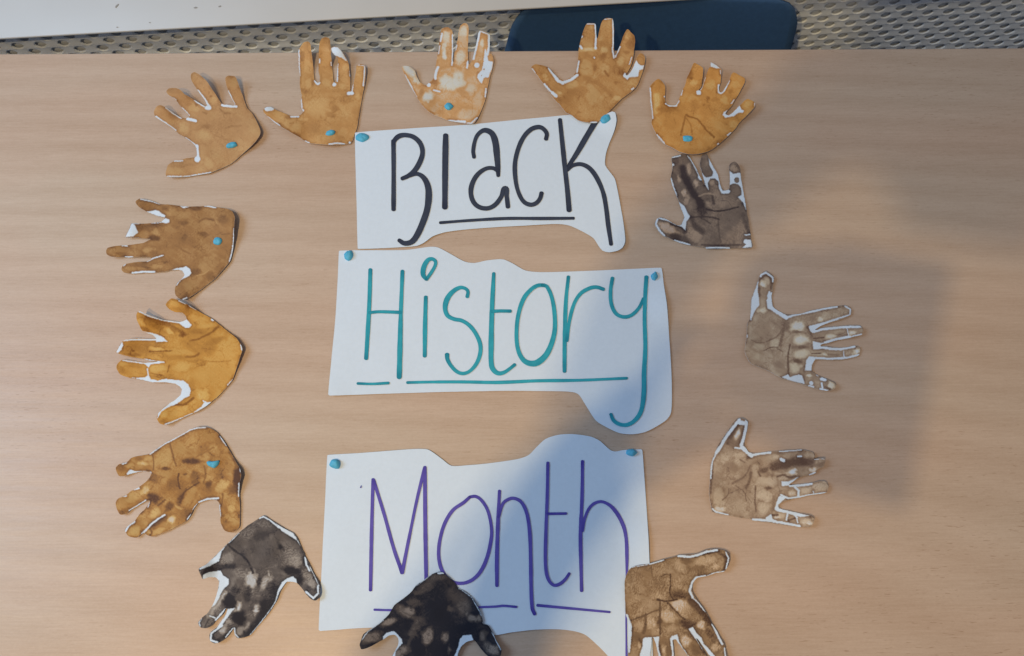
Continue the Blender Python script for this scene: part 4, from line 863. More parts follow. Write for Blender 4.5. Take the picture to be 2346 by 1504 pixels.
hand('bright golden handprint with wide spread fingers, on the left without any putty',
     o=(250, 680), K=(1.180, 1.160, 1.050), soft=0.75, c=[(200, 164, 100), (180, 133, 66), (118, 74, 30)], base=0.57, mott=0.8,
     out=[(652, 95), (678, 48), (720, 22), (790, 38), (852, 68), (902, 93), (962, 128), (1052, 183), (1172, 248), (1273, 328), (1373, 408), (1463, 478), (1508, 545), (1529, 600), (1513, 660), (1483, 760), (1443, 880), (1418, 952), (1373, 1013), (1303, 1093), (1233, 1163), (1162, 1218), (1102, 1268), (1032, 1313), (932, 1353), (842, 1393), (742, 1443), (640, 1475), (578, 1453), (547, 1400), (557, 1350), (608, 1290), (668, 1240), (748, 1193), (818, 1130), (833, 1070), (808, 1030), (748, 1002), (650, 988), (520, 988), (428, 968), (300, 943), (198, 923), (128, 893), (87, 830), (92, 780), (148, 727), (250, 732), (380, 752), (500, 750), (556, 744), (480, 737), (400, 717), (270, 697), (160, 672), (88, 647), (76, 640), (148, 518), (220, 488), (330, 480), (430, 483), (536, 479), (510, 452), (438, 422), (378, 387), (347, 330), (317, 260), (317, 200), (350, 163), (400, 192), (500, 228), (620, 268), (740, 283), (810, 292), (862, 278), (890, 262), (878, 220), (838, 186), (760, 179), (698, 152)],
     ws=[([(345, 170), (450, 222), (620, 272), (800, 298)], 14), ([(800, 48), (880, 82)], 10), ([(920, 102), (1000, 145)], 11), ([(160, 503), (330, 492), (540, 498)], 17), ([(410, 720), (520, 742), (630, 752)], 14), ([(160, 733), (300, 752), (380, 765)], 12), ([(440, 830), (450, 900)], 13), ([(640, 1470), (850, 1388)], 11), ([(860, 1380), (960, 1340)], 8), ([(1515, 545), (1522, 610)], 16), ([(1417, 950), (1360, 1018)], 8), ([(1180, 262), (1195, 270)], 22), ([(1080, 1200), (1110, 1210)], 14)],
     wp=[[(790, 288), (860, 272), (890, 260), (945, 325), (915, 358), (870, 355), (820, 320)], [(78, 640), (146, 518), (160, 560), (140, 610), (100, 648)], [(390, 400), (500, 420), (560, 440), (630, 475), (667, 515), (540, 522), (540, 480), (500, 445)], [(370, 760), (480, 757), (622, 748), (580, 766), (480, 776), (452, 812), (420, 780)], [(245, 930), (330, 935), (410, 928), (448, 898), (480, 950), (560, 965), (650, 944), (760, 960), (850, 964), (910, 1010), (937, 1080), (920, 1140), (860, 1170), (780, 1230), (680, 1270), (600, 1320), (553, 1405), (560, 1340), (670, 1240), (820, 1130), (835, 1060), (760, 1000), (640, 985), (500, 985)], [(1090, 1214), (1185, 1212), (1080, 1282), (955, 1340), (1060, 1265)]],
     t=[(470, 300, 190, 70, 0.35, 0.85, 0.7), (360, 590, 260, 75, 0.05, 0.86, 0.7), (820, 130, 160, 60, 0.4, 0.8, 0.6), (1020, 470, 260, 150, 0.4, 0.76, 0.6), (1180, 900, 220, 200, -0.5, 0.5, 0.6), (640, 830, 260, 70, 0, 0.52, 0.5), (700, 402, 64, 22, 0.5, 0.24, 0.95), (545, 606, 90, 26, 0.15, 0.28, 0.95), (560, 825, 110, 44, 0, 0.36), (860, 800, 130, 46, -0.2, 0.36), (1080, 1130, 75, 60, 0, 0.2), (375, 320, 36, 90, -0.3, 0.34), (1360, 600, 150, 90, -0.3, 0.5), (1250, 900, 160, 140, -0.6, 0.54, 0.7), (800, 1330, 120, 60, -0.5, 0.46), (830, 640, 180, 36, 0.1, 0.46), (1110, 330, 110, 30, -0.1, 0.42), (1040, 260, 90, 34, 0.3, 0.46), (870, 1270, 30, 50, 0, 0.32), (620, 1340, 50, 60, -0.5, 0.36), (750, 90, 80, 36, 0.3, 0.5), (150, 770, 60, 26, 0, 0.44), (1060, 900, 70, 60, 0, 0.5), ([(430, 245), (560, 300), (700, 330), (860, 425)], 48, 0.92), (420, 372, 70, 26, 0.4, 0.9), (230, 610, 70, 46, 0, 0.78), (270, 665, 130, 24, 0.1, 0.9), (275, 620, 18, 14, 0, 1.05), ([(460, 632), (580, 628), (720, 622)], 12, 0.95), (852, 440, 46, 22, 0, 1.0), (1000, 400, 80, 34, 0, 0.82), ([(930, 515), (1040, 480), (1130, 440), (1250, 350)], 18, 0.95), ([(880, 695), (960, 690), (1030, 655)], 17, 0.95), (1140, 600, 100, 60, 0, 0.76), (1240, 500, 110, 44, -0.4, 0.8), (900, 140, 22, 60, 0.3, 0.92), ([(700, 1232), (850, 1240), (970, 1165)], 30, 0.98), (620, 1432, 60, 26, -0.3, 0.82), (150, 860, 60, 40, 0.4, 0.76), (290, 800, 90, 20, 0.2, 0.72), (560, 920, 110, 24, 0, 0.78), ([(690, 790), (672, 860)], 14, 0.88), ([(480, 880), (600, 905)], 12, 0.85), (730, 370, 60, 30, 0.5, 0.84), (560, 340, 40, 30, 0, 0.8), (1080, 760, 60, 20, 0, 0.74), ([(1040, 730), (1250, 750), (1400, 735)], 11, 0.74), ([(1010, 800), (1100, 780)], 13, 0.8), (920, 560, 60, 40, 0, 0.74), (960, 1020, 40, 80, 0, 0.7), (880, 180, 60, 40, 0, 0.74), (740, 700, 150, 30, 0, 0.72, 0.7)],
     lift=[(690, 20, 330, 0.008), (330, 190, 400, 0.010), (130, 520, 260, 0.004), (1520, 600, 330, 0.004), (90, 820, 240, 0.002), (570, 1440, 260, 0.003), (900, 100, 240, 0.004)])

hand('plain brown handprint on the left, thumb down, with round putty and a folded white fingertip',
     o=(240, 430), K=(1.267, 1.226, 1.014), soft=0.75, c=[(172, 142, 106), (142, 107, 74), (94, 67, 50)], base=0.6, mott=0.8,
     out=[(353, 170), (368, 145), (410, 126), (480, 138), (560, 163), (630, 188), (740, 198), (850, 210), (960, 219), (1100, 216), (1200, 211), (1300, 230), (1400, 243), (1462, 273), (1493, 340), (1484, 450), (1482, 600), (1468, 730), (1443, 832), (1403, 893), (1333, 973), (1263, 1053), (1183, 1113), (1093, 1183), (1003, 1243), (912, 1288), (858, 1278), (812, 1230), (805, 1170), (827, 1100), (868, 1063), (915, 1010), (893, 966), (850, 947), (760, 953), (680, 968), (560, 978), (450, 981), (320, 988), (228, 978), (192, 940), (217, 890), (300, 866), (400, 853), (490, 846), (536, 822), (520, 802), (400, 797), (300, 800), (190, 802), (78, 797), (28, 772), (15, 730), (38, 690), (120, 673), (230, 665), (350, 652), (450, 632), (510, 603), (527, 592), (450, 587), (370, 577), (290, 572), (237, 570), (268, 500), (308, 412), (350, 415), (430, 417), (530, 409), (600, 397), (652, 388), (688, 350), (620, 331), (540, 302), (468, 272), (398, 227)],
     ws=[([(540, 411), (650, 398)], 9), ([(412, 132), (520, 154), (630, 187)], 12), ([(1145, 208), (1270, 230)], 14), ([(1487, 470), (1480, 620), (1462, 740), (1432, 850)], 13), ([(332, 413), (400, 418)], 8), ([(200, 668), (258, 669)], 12), ([(240, 798), (322, 797)], 12), ([(490, 848), (560, 812), (668, 780)], 12), ([(215, 900), (238, 878)], 10), ([(315, 982), (450, 968), (568, 972)], 22), ([(862, 1068), (822, 1120)], 7), ([(898, 1286), (940, 1268)], 11), ([(380, 580), (400, 586)], 7)],
     wp=[[(480, 280), (580, 261), (622, 270), (650, 300), (695, 320), (690, 346), (620, 331), (540, 303)], [(650, 385), (700, 354), (740, 370), (742, 400), (700, 411), (655, 400)], [(860, 213), (970, 221), (910, 238)], [(238, 570), (310, 412), (342, 425), (382, 515), (330, 560)], [(760, 950), (830, 926), (900, 920), (935, 905), (975, 935), (995, 985), (970, 1015), (905, 1046), (864, 1068), (915, 1005), (892, 962), (850, 945)]],
     t=[(755, 280, 65, 46, 0.3, 0.34), (595, 515, 56, 38, 0, 0.3), (490, 720, 62, 38, -0.2, 0.3), (595, 900, 56, 36, 0, 0.28), (1180, 890, 140, 90, -0.6, 0.42), (900, 320, 100, 50, 0, 0.46), (1000, 1100, 140, 60, -0.5, 0.48), (120, 735, 90, 40, 0, 0.5), (880, 790, 160, 80, 0, 0.48, 0.6), (300, 930, 60, 30, 0, 0.48), (1200, 560, 90, 60, 0, 0.56, 0.6), (430, 460, 80, 50, 0, 0.85), (575, 580, 65, 28, 0.1, 1.02), (590, 440, 130, 28, -0.05, 0.92), (905, 408, 66, 26, 0, 0.92), (912, 582, 26, 46, 0.3, 0.95), (1120, 530, 70, 26, 0.1, 0.9), (1350, 370, 70, 44, 0, 0.8), (1050, 970, 60, 46, 0, 0.9), (1060, 240, 80, 26, 0, 0.95), (930, 1260, 80, 40, -0.5, 0.9), (1215, 1020, 50, 80, -0.6, 0.82), (400, 888, 100, 24, 0, 0.82), (480, 918, 50, 15, 0, 0.92), (410, 200, 60, 34, 0, 0.72), ([(850, 640), (890, 720), (980, 760)], 22, 0.72), (690, 862, 24, 14, 0, 0.9), ([(1060, 1010), (1140, 990), (1190, 950)], 10, 0.35), ([(1080, 400), (1160, 360), (1250, 370)], 18, 0.82), (690, 240, 50, 26, 0.4, 0.78), (180, 760, 90, 18, 0, 0.75), ([(1340, 540), (1430, 530)], 12, 0.8), (960, 620, 140, 60, 0.3, 0.72, 0.6), (830, 430, 60, 60, 0, 0.7), (650, 500, 40, 60, 0, 0.66), (560, 750, 50, 24, 0, 0.75), (860, 1150, 50, 70, 0, 0.66)],
     lift=[(1520, 400, 420, 0.006), (280, 500, 200, 0.003), (360, 150, 240, 0.003), (20, 740, 260, 0.003), (860, 1280, 260, 0.003)])

for label, h in HANDS:
    make_hand(h, label)


# ---------------------------------------------------------------- word sheets
def sheet_z(x, y, s, lift):
    z = 0.0007 + (fbm(x / 130.0 + s, y / 130.0 + s * 1.3, 2) + 0.5) * 0.0014
    for (px, py, r, dz) in lift:
        z = z + dz * sstep(1.0, 0.0, np.sqrt((x - px) ** 2 + (y - py) ** 2) / r)
    return z


def make_sheet(label, out, s, lift, strokes, ink, extra=()):
    out = np.array(out, float)
    outl = smooth_closed(out, 7.0, 0.40)
    outl = outl + np.stack([fbm(outl[:, 0] / 60 + s, outl[:, 1] / 60, 2), fbm(outl[:, 0] / 60, outl[:, 1] / 60 + s, 2)], 1) * 0.7
    P, faces = triangulate(outl, 8.0)
    z = sheet_z(P[:, 0], P[:, 1], s, lift)
    Wd = at_np(P, z)
    c0 = Wd[:, :2].mean(0)
    V = Wd - np.array([c0[0], c0[1], 0.0])
    f0 = faces[0]
    if np.cross(V[f0[1]] - V[f0[0]], V[f0[2]] - V[f0[0]])[2] < 0:
        faces = [f[::-1] for f in faces]
    me = bpy.data.meshes.new('word_sheet')
    Vn, fs, src = add_rim(V, faces, 0.0003)
    me.from_pydata(Vn, [], fs)
    for p in me.polygons: p.use_smooth = True
    ob = obj('word_sheet', me, M_PAPER, None, (c0[0], c0[1], 0.0))
    tag(ob, label, 'paper sheet', 'hand lettered paper sheets')
    n = 0
    for name, parts in strokes:
        bm = bmesh.new()
        lay = bm.verts.layers.float_color.new('pigment')
        for pts, wds in parts:
            n += 1
            ww = np.interp(np.linspace(0, 1, len(pts)), np.linspace(0, 1, len(wds)), wds)
            Q = np.column_stack([np.array(pts, float), ww])
            S = spline_open(Q, 3.0)
            # drop duplicates
            keep = [0]
            for i in range(1, len(S)):
                if np.hypot(*(S[i, :2] - S[keep[-1], :2])) > 0.6: keep.append(i)
            S = S[keep]
            wob = 1 + fbm(np.arange(len(S)) / 9.0 + n * 3.7, np.full(len(S), n * 1.9), 3) * 0.22
            S[:, 2] *= wob
            T = np.gradient(S[:, :2], axis=0)
            T /= np.maximum(np.linalg.norm(T, axis=1), 1e-6)[:, None]
            N = np.stack([-T[:, 1], T[:, 0]], 1)
            K = 6
            rows = []
            capn = 4
            pts2, n2, hw2, tone = [], [], [], []
            for e in range(capn):                       # rounded start
                a = (1 - e / capn) * math.pi / 2
                pts2.append(S[0, :2] - T[0] * S[0, 2] / 2 * math.sin(a) * 0.8); n2.append(N[0]); hw2.append(S[0, 2] / 2 * max(math.cos(a), 0.12)); tone.append(0.25)
            for i in range(len(S)):
                tt = i / max(len(S) - 1, 1)
                e = min(tt, 1 - tt) * len(S)
                pts2.append(S[i, :2]); n2.append(N[i]); hw2.append(S[i, 2] / 2); tone.append(0.25 + 0.35 * min(1, e / 10.0))
            for e in range(1, capn + 1):
                a = e / capn * math.pi / 2
                pts2.append(S[-1, :2] + T[-1] * S[-1, 2] / 2 * math.sin(a) * 0.8); n2.append(N[-1]); hw2.append(S[-1, 2] / 2 * max(math.cos(a), 0.12)); tone.append(0.2)
            pts2 = np.array(pts2); n2 = np.array(n2); hw2 = np.array(hw2)
            for k in range(K + 1):
                q = pts2 + n2 * (hw2 * (-1 + 2 * k / K))[:, None]
                zz = sheet_z(q[:, 0], q[:, 1], s, lift) + 0.00045 + 0.00006 * (n % 5)
                w3 = at_np(q, zz) - np.array([c0[0], c0[1], 0])
                r_ = []
                for i in range(len(q)):
                    v = bm.verts.new(w3[i])
                    ed = abs(-1 + 2 * k / K)
                    tn = tone[i] - (0.16 if ed > 0.9 else 0.0) + 0.5 * float(fbm(np.array([i / 18.0 + n]), np.array([k / 1.1 + n]), 2)[0])
                    v[lay] = (tn, tn, tn, 1)
                    r_.append(v)
                rows.append(r_)
            for a, b in zip(rows, rows[1:]):
                for i in range(len(a) - 1):
                    bm.faces.new((a[i], a[i + 1], b[i + 1], b[i]))
        me = bpy.data.meshes.new(name)
        bmesh.ops.recalc_face_normals(bm, faces=bm.faces)
        if sum(f.normal.z for f in bm.faces) < 0:
            bmesh.ops.reverse_faces(bm, faces=bm.faces)
        bm.to_mesh(me); bm.free()
        obj(name, me, ink, ob)
    return ob


def Z(ox, oy, k):
    def f(*pts):
        return [(ox + x / k, oy + y / k) for x, y in pts]
    return f


# ---- first word
q = Z(800, 240, 3.609)
make_sheet('white paper sheet lettered Black in thick black marker with one underline',
           q((48, 235), (52, 232), (180, 220), (400, 204), (600, 190), (1000, 165), (1400, 125), (1840, 84), (2000, 74), (2120, 84), (2150, 66), (2176, 57), (2198, 64), (2210, 130), (2190, 220), (2150, 320), (2122, 410), (2116, 500), (2150, 550), (2195, 612), (2217, 700), (2245, 850), (2267, 980), (2282, 1130), (2260, 1182), (2220, 1207), (2150, 1221), (2095, 1207), (2060, 1165), (2020, 1105), (1930, 1050), (1820, 1000), (1720, 988), (1500, 998), (1200, 1015), (950, 1035), (800, 1055), (690, 1090), (620, 1140), (560, 1167), (400, 1181), (200, 1191), (76, 1193), (70, 1189), (60, 800), (50, 400)),
           3.0, [(1410, 262, 60, 0.003), (1432, 560, 70, 0.002)],
           [('letter', [(q((365, 300), (367, 500), (366, 868)), [10, 10.2, 10]),
                        (q((365, 318), (378, 290), (410, 262), (460, 252), (530, 268), (586, 320), (606, 390), (590, 460), (545, 540), (490, 588), (437, 612)), [9, 11, 10.5, 11, 12, 9]),
                        (q((495, 588), (560, 573), (610, 600), (645, 660), (657, 740), (645, 860), (610, 970), (560, 1080), (515, 1135), (455, 1147), (412, 1122)), [9, 10, 14, 15, 15, 14, 12, 9])]),
            ('letter', [(q((797, 255), (793, 500), (790, 850)), [12, 13.5, 12])]),
            ('letter', [(q((1032, 435), (1025, 380), (1048, 275), (1088, 225), (1130, 213), (1180, 240), (1208, 310), (1221, 420), (1229, 520), (1232, 588)), [8.5, 9, 9.5, 12, 15, 14, 8]),
                        (q((1228, 548), (1190, 526), (1130, 530), (1060, 580), (1015, 660), (1006, 740), (1030, 810), (1080, 850), (1150, 857), (1210, 825), (1258, 760), (1290, 690), (1302, 760), (1312, 845)), [9, 9.5, 11, 11, 10.5, 10, 10.5, 11])]),
            ('letter', [(q((1627, 285), (1633, 240), (1600, 197), (1560, 186), (1500, 207), (1440, 272), (1395, 372), (1370, 490), (1375, 620), (1397, 720), (1440, 800), (1495, 828), (1545, 815), (1578, 775), (1590, 732)), [10, 9.5, 10.5, 10, 9.5, 10, 10])]),
            ('letter', [(q((1742, 125), (1760, 300), (1785, 540), (1805, 720), (1818, 873)), [9, 11, 11, 12]),
                        (q((2062, 105), (2025, 160), (1950, 285), (1880, 405), (1812, 510)), [12.5, 13, 12, 9]),
                        (q((1802, 540), (1850, 503), (1920, 494), (1990, 530), (2050, 612), (2100, 730), (2125, 860), (2142, 1000), (2165, 1155)), [9, 9.5, 10.5, 10.5, 10, 10.5, 9.5])]),
            ('underline', [(q((752, 977), (1000, 958), (1300, 942), (1600, 942), (1855, 940)), [6.5, 7, 7.5, 7])])],
           M_BLACK)

# ---- second word
a = Z(740, 550, 4.066)
b = Z(1140, 550, 3.269)
make_sheet('white paper sheet lettered History in teal marker with a broken underline',
           [(776.6, 575.6), (779, 574.6), (815, 574), (930, 573), (985, 566), (1003, 567.5), (1030, 581), (1065, 600), (1087, 603), (1115, 597), (1145, 594), (1155, 595), (1174, 603.5), (1204, 620), (1241, 624), (1323, 622), (1415, 618), (1513, 614), (1516, 616), (1521, 654), (1528.5, 703), (1533, 770), (1537.7, 841), (1539, 886), (1537.7, 945), (1528.5, 961), (1507, 976), (1479, 990), (1449, 995.3), (1421, 993), (1397, 983), (1366, 964.5), (1342, 929), (1324, 903), (1302, 898), (1232, 896.6), (1140, 896), (1000, 899), (870, 903), (755, 906.5), (752, 904), (759, 825), (767, 747), (773, 650)],
           7.0, [(1539, 700, 70, 0.003), (752, 905, 60, 0.001)],
           [('letter', [(a((440, 278), (430, 600), (401, 1105)), [8.5, 9.5, 9]),
                        (a((739, 292), (724, 680), (716, 1000), (709, 1280)), [8.5, 9, 12, 11]),
                        (a((432, 678), (520, 670), (722, 676)), [7, 7.5, 8])]),
            ('letter', [(a((960, 366), (932, 325), (938, 255), (975, 190), (1012, 177), (1046, 200), (1043, 240), (1010, 300), (962, 368)), [8, 11, 10, 8, 7.5, 7.5, 8]),
                        (a((957, 533), (950, 800), (947, 1082)), [8.5, 10, 9])]),
            ('letter', [(a((1343, 530), (1349, 480), (1320, 451), (1270, 446), (1200, 490), (1152, 560), (1137, 640), (1160, 705), (1220, 738), (1290, 752), (1360, 795), (1420, 870), (1463, 970), (1463, 1060), (1430, 1150), (1370, 1220), (1310, 1245), (1250, 1230), (1190, 1170), (1158, 1110), (1155, 1068)), [8, 7.5, 9.5, 12, 10, 9, 8.5, 9.5, 10, 8, 8, 9, 10])]),
            ('letter', [([(1131, 627), (1127, 710), (1125, 796), (1126, 838), (1133, 851), (1143, 856), (1155, 853.5), (1168, 845), (1179, 836)], [8, 11.5, 12, 11, 9, 8, 8]),
                        ([(1127, 714), (1146, 713), (1169, 713.3)], [7.5, 7.5, 8])]),
            ('letter', [(b((335, 338), (370, 352), (410, 450), (429, 600), (420, 720), (370, 850), (300, 918), (240, 925), (190, 897), (152, 820), (141, 700), (155, 560), (195, 440), (250, 372), (300, 342), (350, 340)), [7.5, 8.5, 9.5, 12, 14, 11, 9, 9, 10, 9, 8])]),
            ('letter', [(b((530, 277), (512, 450), (503, 700), (501, 985)), [8, 9, 9.5, 9]),
                        (b((518, 755), (535, 620), (572, 480), (622, 402), (690, 362), (740, 354), (793, 370)), [8, 8.5, 8.5, 8.5, 8])]),
            ('letter', [(b((860, 287), (846, 380), (852, 480), (885, 550), (940, 577), (1000, 565), (1058, 510), (1092, 440)), [8.5, 8.5, 8.5, 7.5]),
                        (b((1114, 278), (1105, 420), (1101, 600), (1106, 800), (1097, 1000), (1095, 1150), (1075, 1280), (1030, 1350), (970, 1385), (910, 1380), (867, 1350), (848, 1306)), [9, 9, 10, 11, 10, 9, 8.5, 7.5])]),
            ('underline', [(a((322, 1338), (460, 1342), (608, 1334)), [6, 6, 6.5])]),
            ('underline', [([(933, 877), (986, 875.8), (1060, 875.5), (1140, 876.7), (1232, 873), (1323, 871.8), (1436, 867)], [6.5, 7, 8, 7.5, 6.5])])],
           M_TEAL)

# ---- third word
a = Z(720, 980, 3.1325)
b = Z(1100, 980, 2.870)
make_sheet('white paper sheet lettered Month in thin purple marker, running off the bottom of the picture',
           [(750, 1043.5), (753, 1042.6), (816, 1039), (899, 1032.7), (950, 1029), (979, 1030), (995, 1039), (1014, 1053), (1034, 1067.5), (1071, 1066.5), (1119, 1062), (1187, 1052), (1211, 1043), (1232, 1022), (1250, 1006), (1278, 997), (1309, 995), (1354, 1001), (1375, 1011), (1396, 1030), (1408, 1035), (1428, 1031.6), (1469, 1030), (1471.5, 1032), (1478, 1119), (1485, 1224), (1488, 1290), (1492, 1400), (1496, 1504), (1500, 1590), (1485, 1612), (1450, 1592), (1420, 1545), (1393, 1504), (1368, 1478), (1337, 1453), (1288, 1443), (1222, 1443.5), (1170, 1449.5), (1135, 1455), (1000, 1443), (848, 1438.5), (733, 1446), (730, 1443), (737, 1300), (744, 1160)],
           12.0, [(1490, 1250, 80, 0.002)],
           [('letter', [(a((421, 372), (412, 700), (403, 1167)), [7, 8, 8]),
                        (a((424, 376), (500, 620), (570, 870), (630, 1042)), [7.5, 7.5, 8, 9]),
                        (a((630, 1042), (690, 740), (740, 500), (791, 292)), [9, 7, 7, 8]),
                        (a((793, 285), (795, 600), (799, 900), (803, 1120)), [7.5, 9, 9, 8])]),
            ('letter', [([(1076, 1139.5), (1062, 1152), (1039, 1168), (1023, 1191), (1012, 1219), (1005, 1258), (1007, 1290), (1017, 1315), (1036, 1333), (1058, 1337), (1081, 1329.5), (1100, 1311), (1115, 1280), (1124.5, 1240), (1126, 1212), (1118, 1172), (1104, 1148), (1090, 1138), (1077, 1139)], [7, 8.5, 8, 8, 8.5, 8, 8, 8.5, 8, 7, 7.5, 7])]),
            ('letter', [(b((127, 417), (118, 600), (110, 850), (110, 1040)), [7, 8.5, 9, 8]),
                        (b((122, 590), (150, 500), (190, 470), (225, 466), (270, 490), (305, 560), (325, 680), (332, 850), (335, 1050), (343, 1190), (358, 1226)), [6.5, 7, 7.5, 8, 8.5, 8.5, 8])]),
            ('letter', [(b((445, 232), (441, 450), (432, 700), (430, 900), (445, 990), (480, 1035), (520, 1030), (558, 1000), (586, 960)), [7, 8, 8, 7.5, 6.5]),
                        (b((443, 567), (565, 565)), [6, 6])]),
            ('letter', [(b((673, 222), (670, 450), (660, 700), (663, 900), (667, 1073)), [7.5, 8, 9, 8]),
                        (b((672, 680), (690, 590), (730, 515), (790, 487), (850, 510), (900, 565), (943, 650), (960, 730), (965, 850), (964, 960), (960, 1200), (961, 1380), (963, 1520), (965, 1640)), [6.5, 7, 7, 7.5, 9, 8.5, 8, 5, 3, 5, 5])]),
            ('underline', [([(857.5, 1397.5), (890, 1398.5), (960, 1398), (1060, 1393), (1100, 1391.5), (1135, 1390.2), (1153, 1388.5), (1183, 1391)], [5, 5, 5.5])]),
            ('underline', [(b((377, 1169), (600, 1190), (852, 1214)), [6.5, 6, 5])]),
            ('ink_speck', [([(826.2, 1117.5), (827.6, 1113)], [3, 1.5])])],
           M_PURPLE)

# ---------------------------------------------------------------- lumps of blue putty


def putty(label, u, v, rx, ry, rot, z, kind='round', hgt=0.0032, pts=None):
    hgt *= 0.68
    c = at(u, v, z)
    px = (at(u + 1, v, z) - c).length
    bm = bmesh.new()
    NR, NA = 7, 28
    rings = []
    seed = u * 0.013 + v * 0.007
    for r_ in range(1, NR + 1):
        ring = []
        t = r_ / NR
        for k in range(NA):
            a_ = 2 * math.pi * k / NA
            ca, sa_ = math.cos(a_), math.sin(a_)
            if pts is not None:
                # radius of the outline polygon in this direction
                best = 1.0
                for i in range(len(pts)):
                    x0, y0 = pts[i]; x1, y1 = pts[(i + 1) % len(pts)]
                    den = ca * (y1 - y0) - sa_ * (x1 - x0)
                    if abs(den) < 1e-9: continue
                    s_ = (x0 * (y1 - y0) - y0 * (x1 - x0)) / den
                    q_ = (x0 * sa_ - y0 * ca) / den
                    if s_ > 0 and -1e-6 <= q_ <= 1 + 1e-6: best = s_
                X, Y = ca * best, sa_ * best
            else:
                e = 0.72 if kind == 'square' else (0.86 if kind == 'blocky' else 1.0)
                X = rx * math.copysign(abs(ca) ** e, ca); Y = ry * math.copysign(abs(sa_) ** e, sa_)
                if kind == 'egg': Y *= 1.0; X *= 1.0 - 0.30 * (-sa_ if sa_ < 0 else 0) 
                if kind == 'half' and Y > 0: Y *= 0.55
            wob = 1 + 0.20 * float(fbm(np.array([ca * 1.4 + seed * 9]), np.array([sa_ * 1.4 + seed]), 2)[0]) * 2
            cr_, sr_ = math.cos(rot), math.sin(rot)
            xx = (X * cr_ - Y * sr_) * wob * px; yy = -(X * sr_ + Y * cr_) * wob * px
            prof = (1 - t ** 3.2) ** 0.5 if t < 1 else 0.0
            sc = math.sin(t * math.pi / 2) ** 0.9
            zz = hgt * max(0.0, 1 - sc ** 3.0) ** 0.6 + 0.0012 * float(fbm(np.array([xx * 220 + seed]), np.array([yy * 220 + seed * 3]), 2)[0]) * (1 if t < 1 else 0)
            ring.append(bm.verts.new((xx * sc, yy * sc, zz)))
        rings.append(ring)
    top_ = bm.verts.new((0, 0, hgt))
    for k in range(NA):
        bm.faces.new((top_, rings[0][k], rings[0][(k + 1) % NA]))
    for a_, b_ in zip(rings, rings[1:]):
        for k in range(NA):
            bm.faces.new((a_[k], b_[k], b_[(k + 1) % NA], a_[(k + 1) % NA]))
    base_ = [bm.verts.new(v_.co + Vector((0, 0, -0.0012))) for v_ in rings[-1]]
    for k in range(NA):
        bm.faces.new((rings[-1][k], base_[k], base_[(k + 1) % NA], rings[-1][(k + 1) % NA]))
    bm.faces.new(base_)
    ob = from_bm('putty_lump', bm, M_PUTTY, None, True, c)
    tag(ob, label, 'putty', 'small lumps of blue sticky putty')


def hz(i, u, v):
    h = HANDS[i][1]
    Zp = np.array([[(u - h['o'][0]) * ZOOM, (v - h['o'][1]) * ZOOM]])
    return float(height(Zp, h, h.get('z', 0.0009))[0]) + 0.0004


def szz(u, v, s, lift=()):
    return float(sheet_z(np.array([u]), np.array([v]), s, lift)[0]) + 0.0004


putty('half-round lump of blue putty on the wrist of the upper left handprint with curled fingertips', 532, 334.5, 12.5, 9.5, -0.25, hz(0, 532, 334), 'half')
putty('oval lump of blue putty on the handprint whose fingertip is folded back', 757, 305, 10.5, 7, -0.35, hz(1, 757, 305))
putty('round lump of blue putty on the palest tan handprint', 1028.3, 244.5, 9.6, 9.4, 0, hz(2, 1028, 244))
putty('squarish lump of blue putty on the orange-tan handprint at the right', 1575, 318, 11, 8, 0.1, hz(4, 1575, 318), 'square', 0.0024)
putty('round lump of blue putty on the plain brown handprint at the left', 499, 552, 10, 9.6, 0, hz(13, 499, 552))
putty('crescent of bright blue putty on the dark-smeared amber handprint', 487, 1062.5, 14, 8, 0, hz(11, 487, 1062), pts=[(-14.5, -2.5), (-9.5, -6), (0, -4.6), (9, -6.2), (14, -7.5), (14.8, -2.5), (12.5, 5), (5, 9.5), (-3, 8), (-10, 4)])
putty('oval lump of blue putty at the top left corner of the sheet lettered Black', 830.2, 315.5, 15, 11.5, -0.12, szz(830, 315, 3.0), 'round', 0.004)
putty('oval lump of blue putty at the top right corner of the sheet lettered Black', 1387.5, 273, 12.5, 9.8, -0.45, szz(1387, 273, 3.0) + 0.001, 'blocky', 0.004)
putty('egg shaped lump of blue putty at the top left corner of the sheet lettered History', 798.5, 586, 10.8, 13, 0.2, szz(798, 586, 7.0), 'egg', 0.0045)
putty('small pointed lump of blue putty at the top right corner of the sheet lettered History', 1499, 633, 8, 10.5, 0.35, szz(1499, 633, 7.0), 'egg', 0.0045)
putty('blocky lump of blue putty at the top left corner of the sheet lettered Month', 768.2, 1063.5, 12.5, 11.5, 0.3, szz(768, 1063, 12.0), 'blocky', 0.0055)
putty('flat oval lump of blue putty at the top right corner of the sheet lettered Month', 1446, 1037.3, 12.4, 8.3, 0.05, szz(1446, 1037, 12.0), 'round', 0.0055)


# ---------------------------------------------------------------- the photographer, standing behind the camera; casts the shadows on the table
def skinned(name, chains, mat, parent, sub=2):
    """chains: lists of (x, y, z, radius); a chain starting with an index tuple ('at', i) hangs on vertex i."""
    V, E, Rr = [], [], []
    for ch in chains:
        prev = None
        for p in ch:
            if p[0] == 'at':
                prev = p[1]; continue
            V.append(p[:3]); Rr.append(p[3])
            if prev is not None: E.append((prev, len(V) - 1))
            prev = len(V) - 1
    me = bpy.data.meshes.new(name)
    me.from_pydata(V, E, [])
    o = obj(name, me, mat, parent)
    m = o.modifiers.new('skin', 'SKIN')
    m.use_smooth_shade = True
    for i, r in enumerate(Rr):
        me.skin_vertices[0].data[i].radius = (r, r)
    me.skin_vertices[0].data[0].use_root = True
    s = o.modifiers.new('subdiv', 'SUBSURF')
    s.levels = sub; s.render_levels = sub
    return o


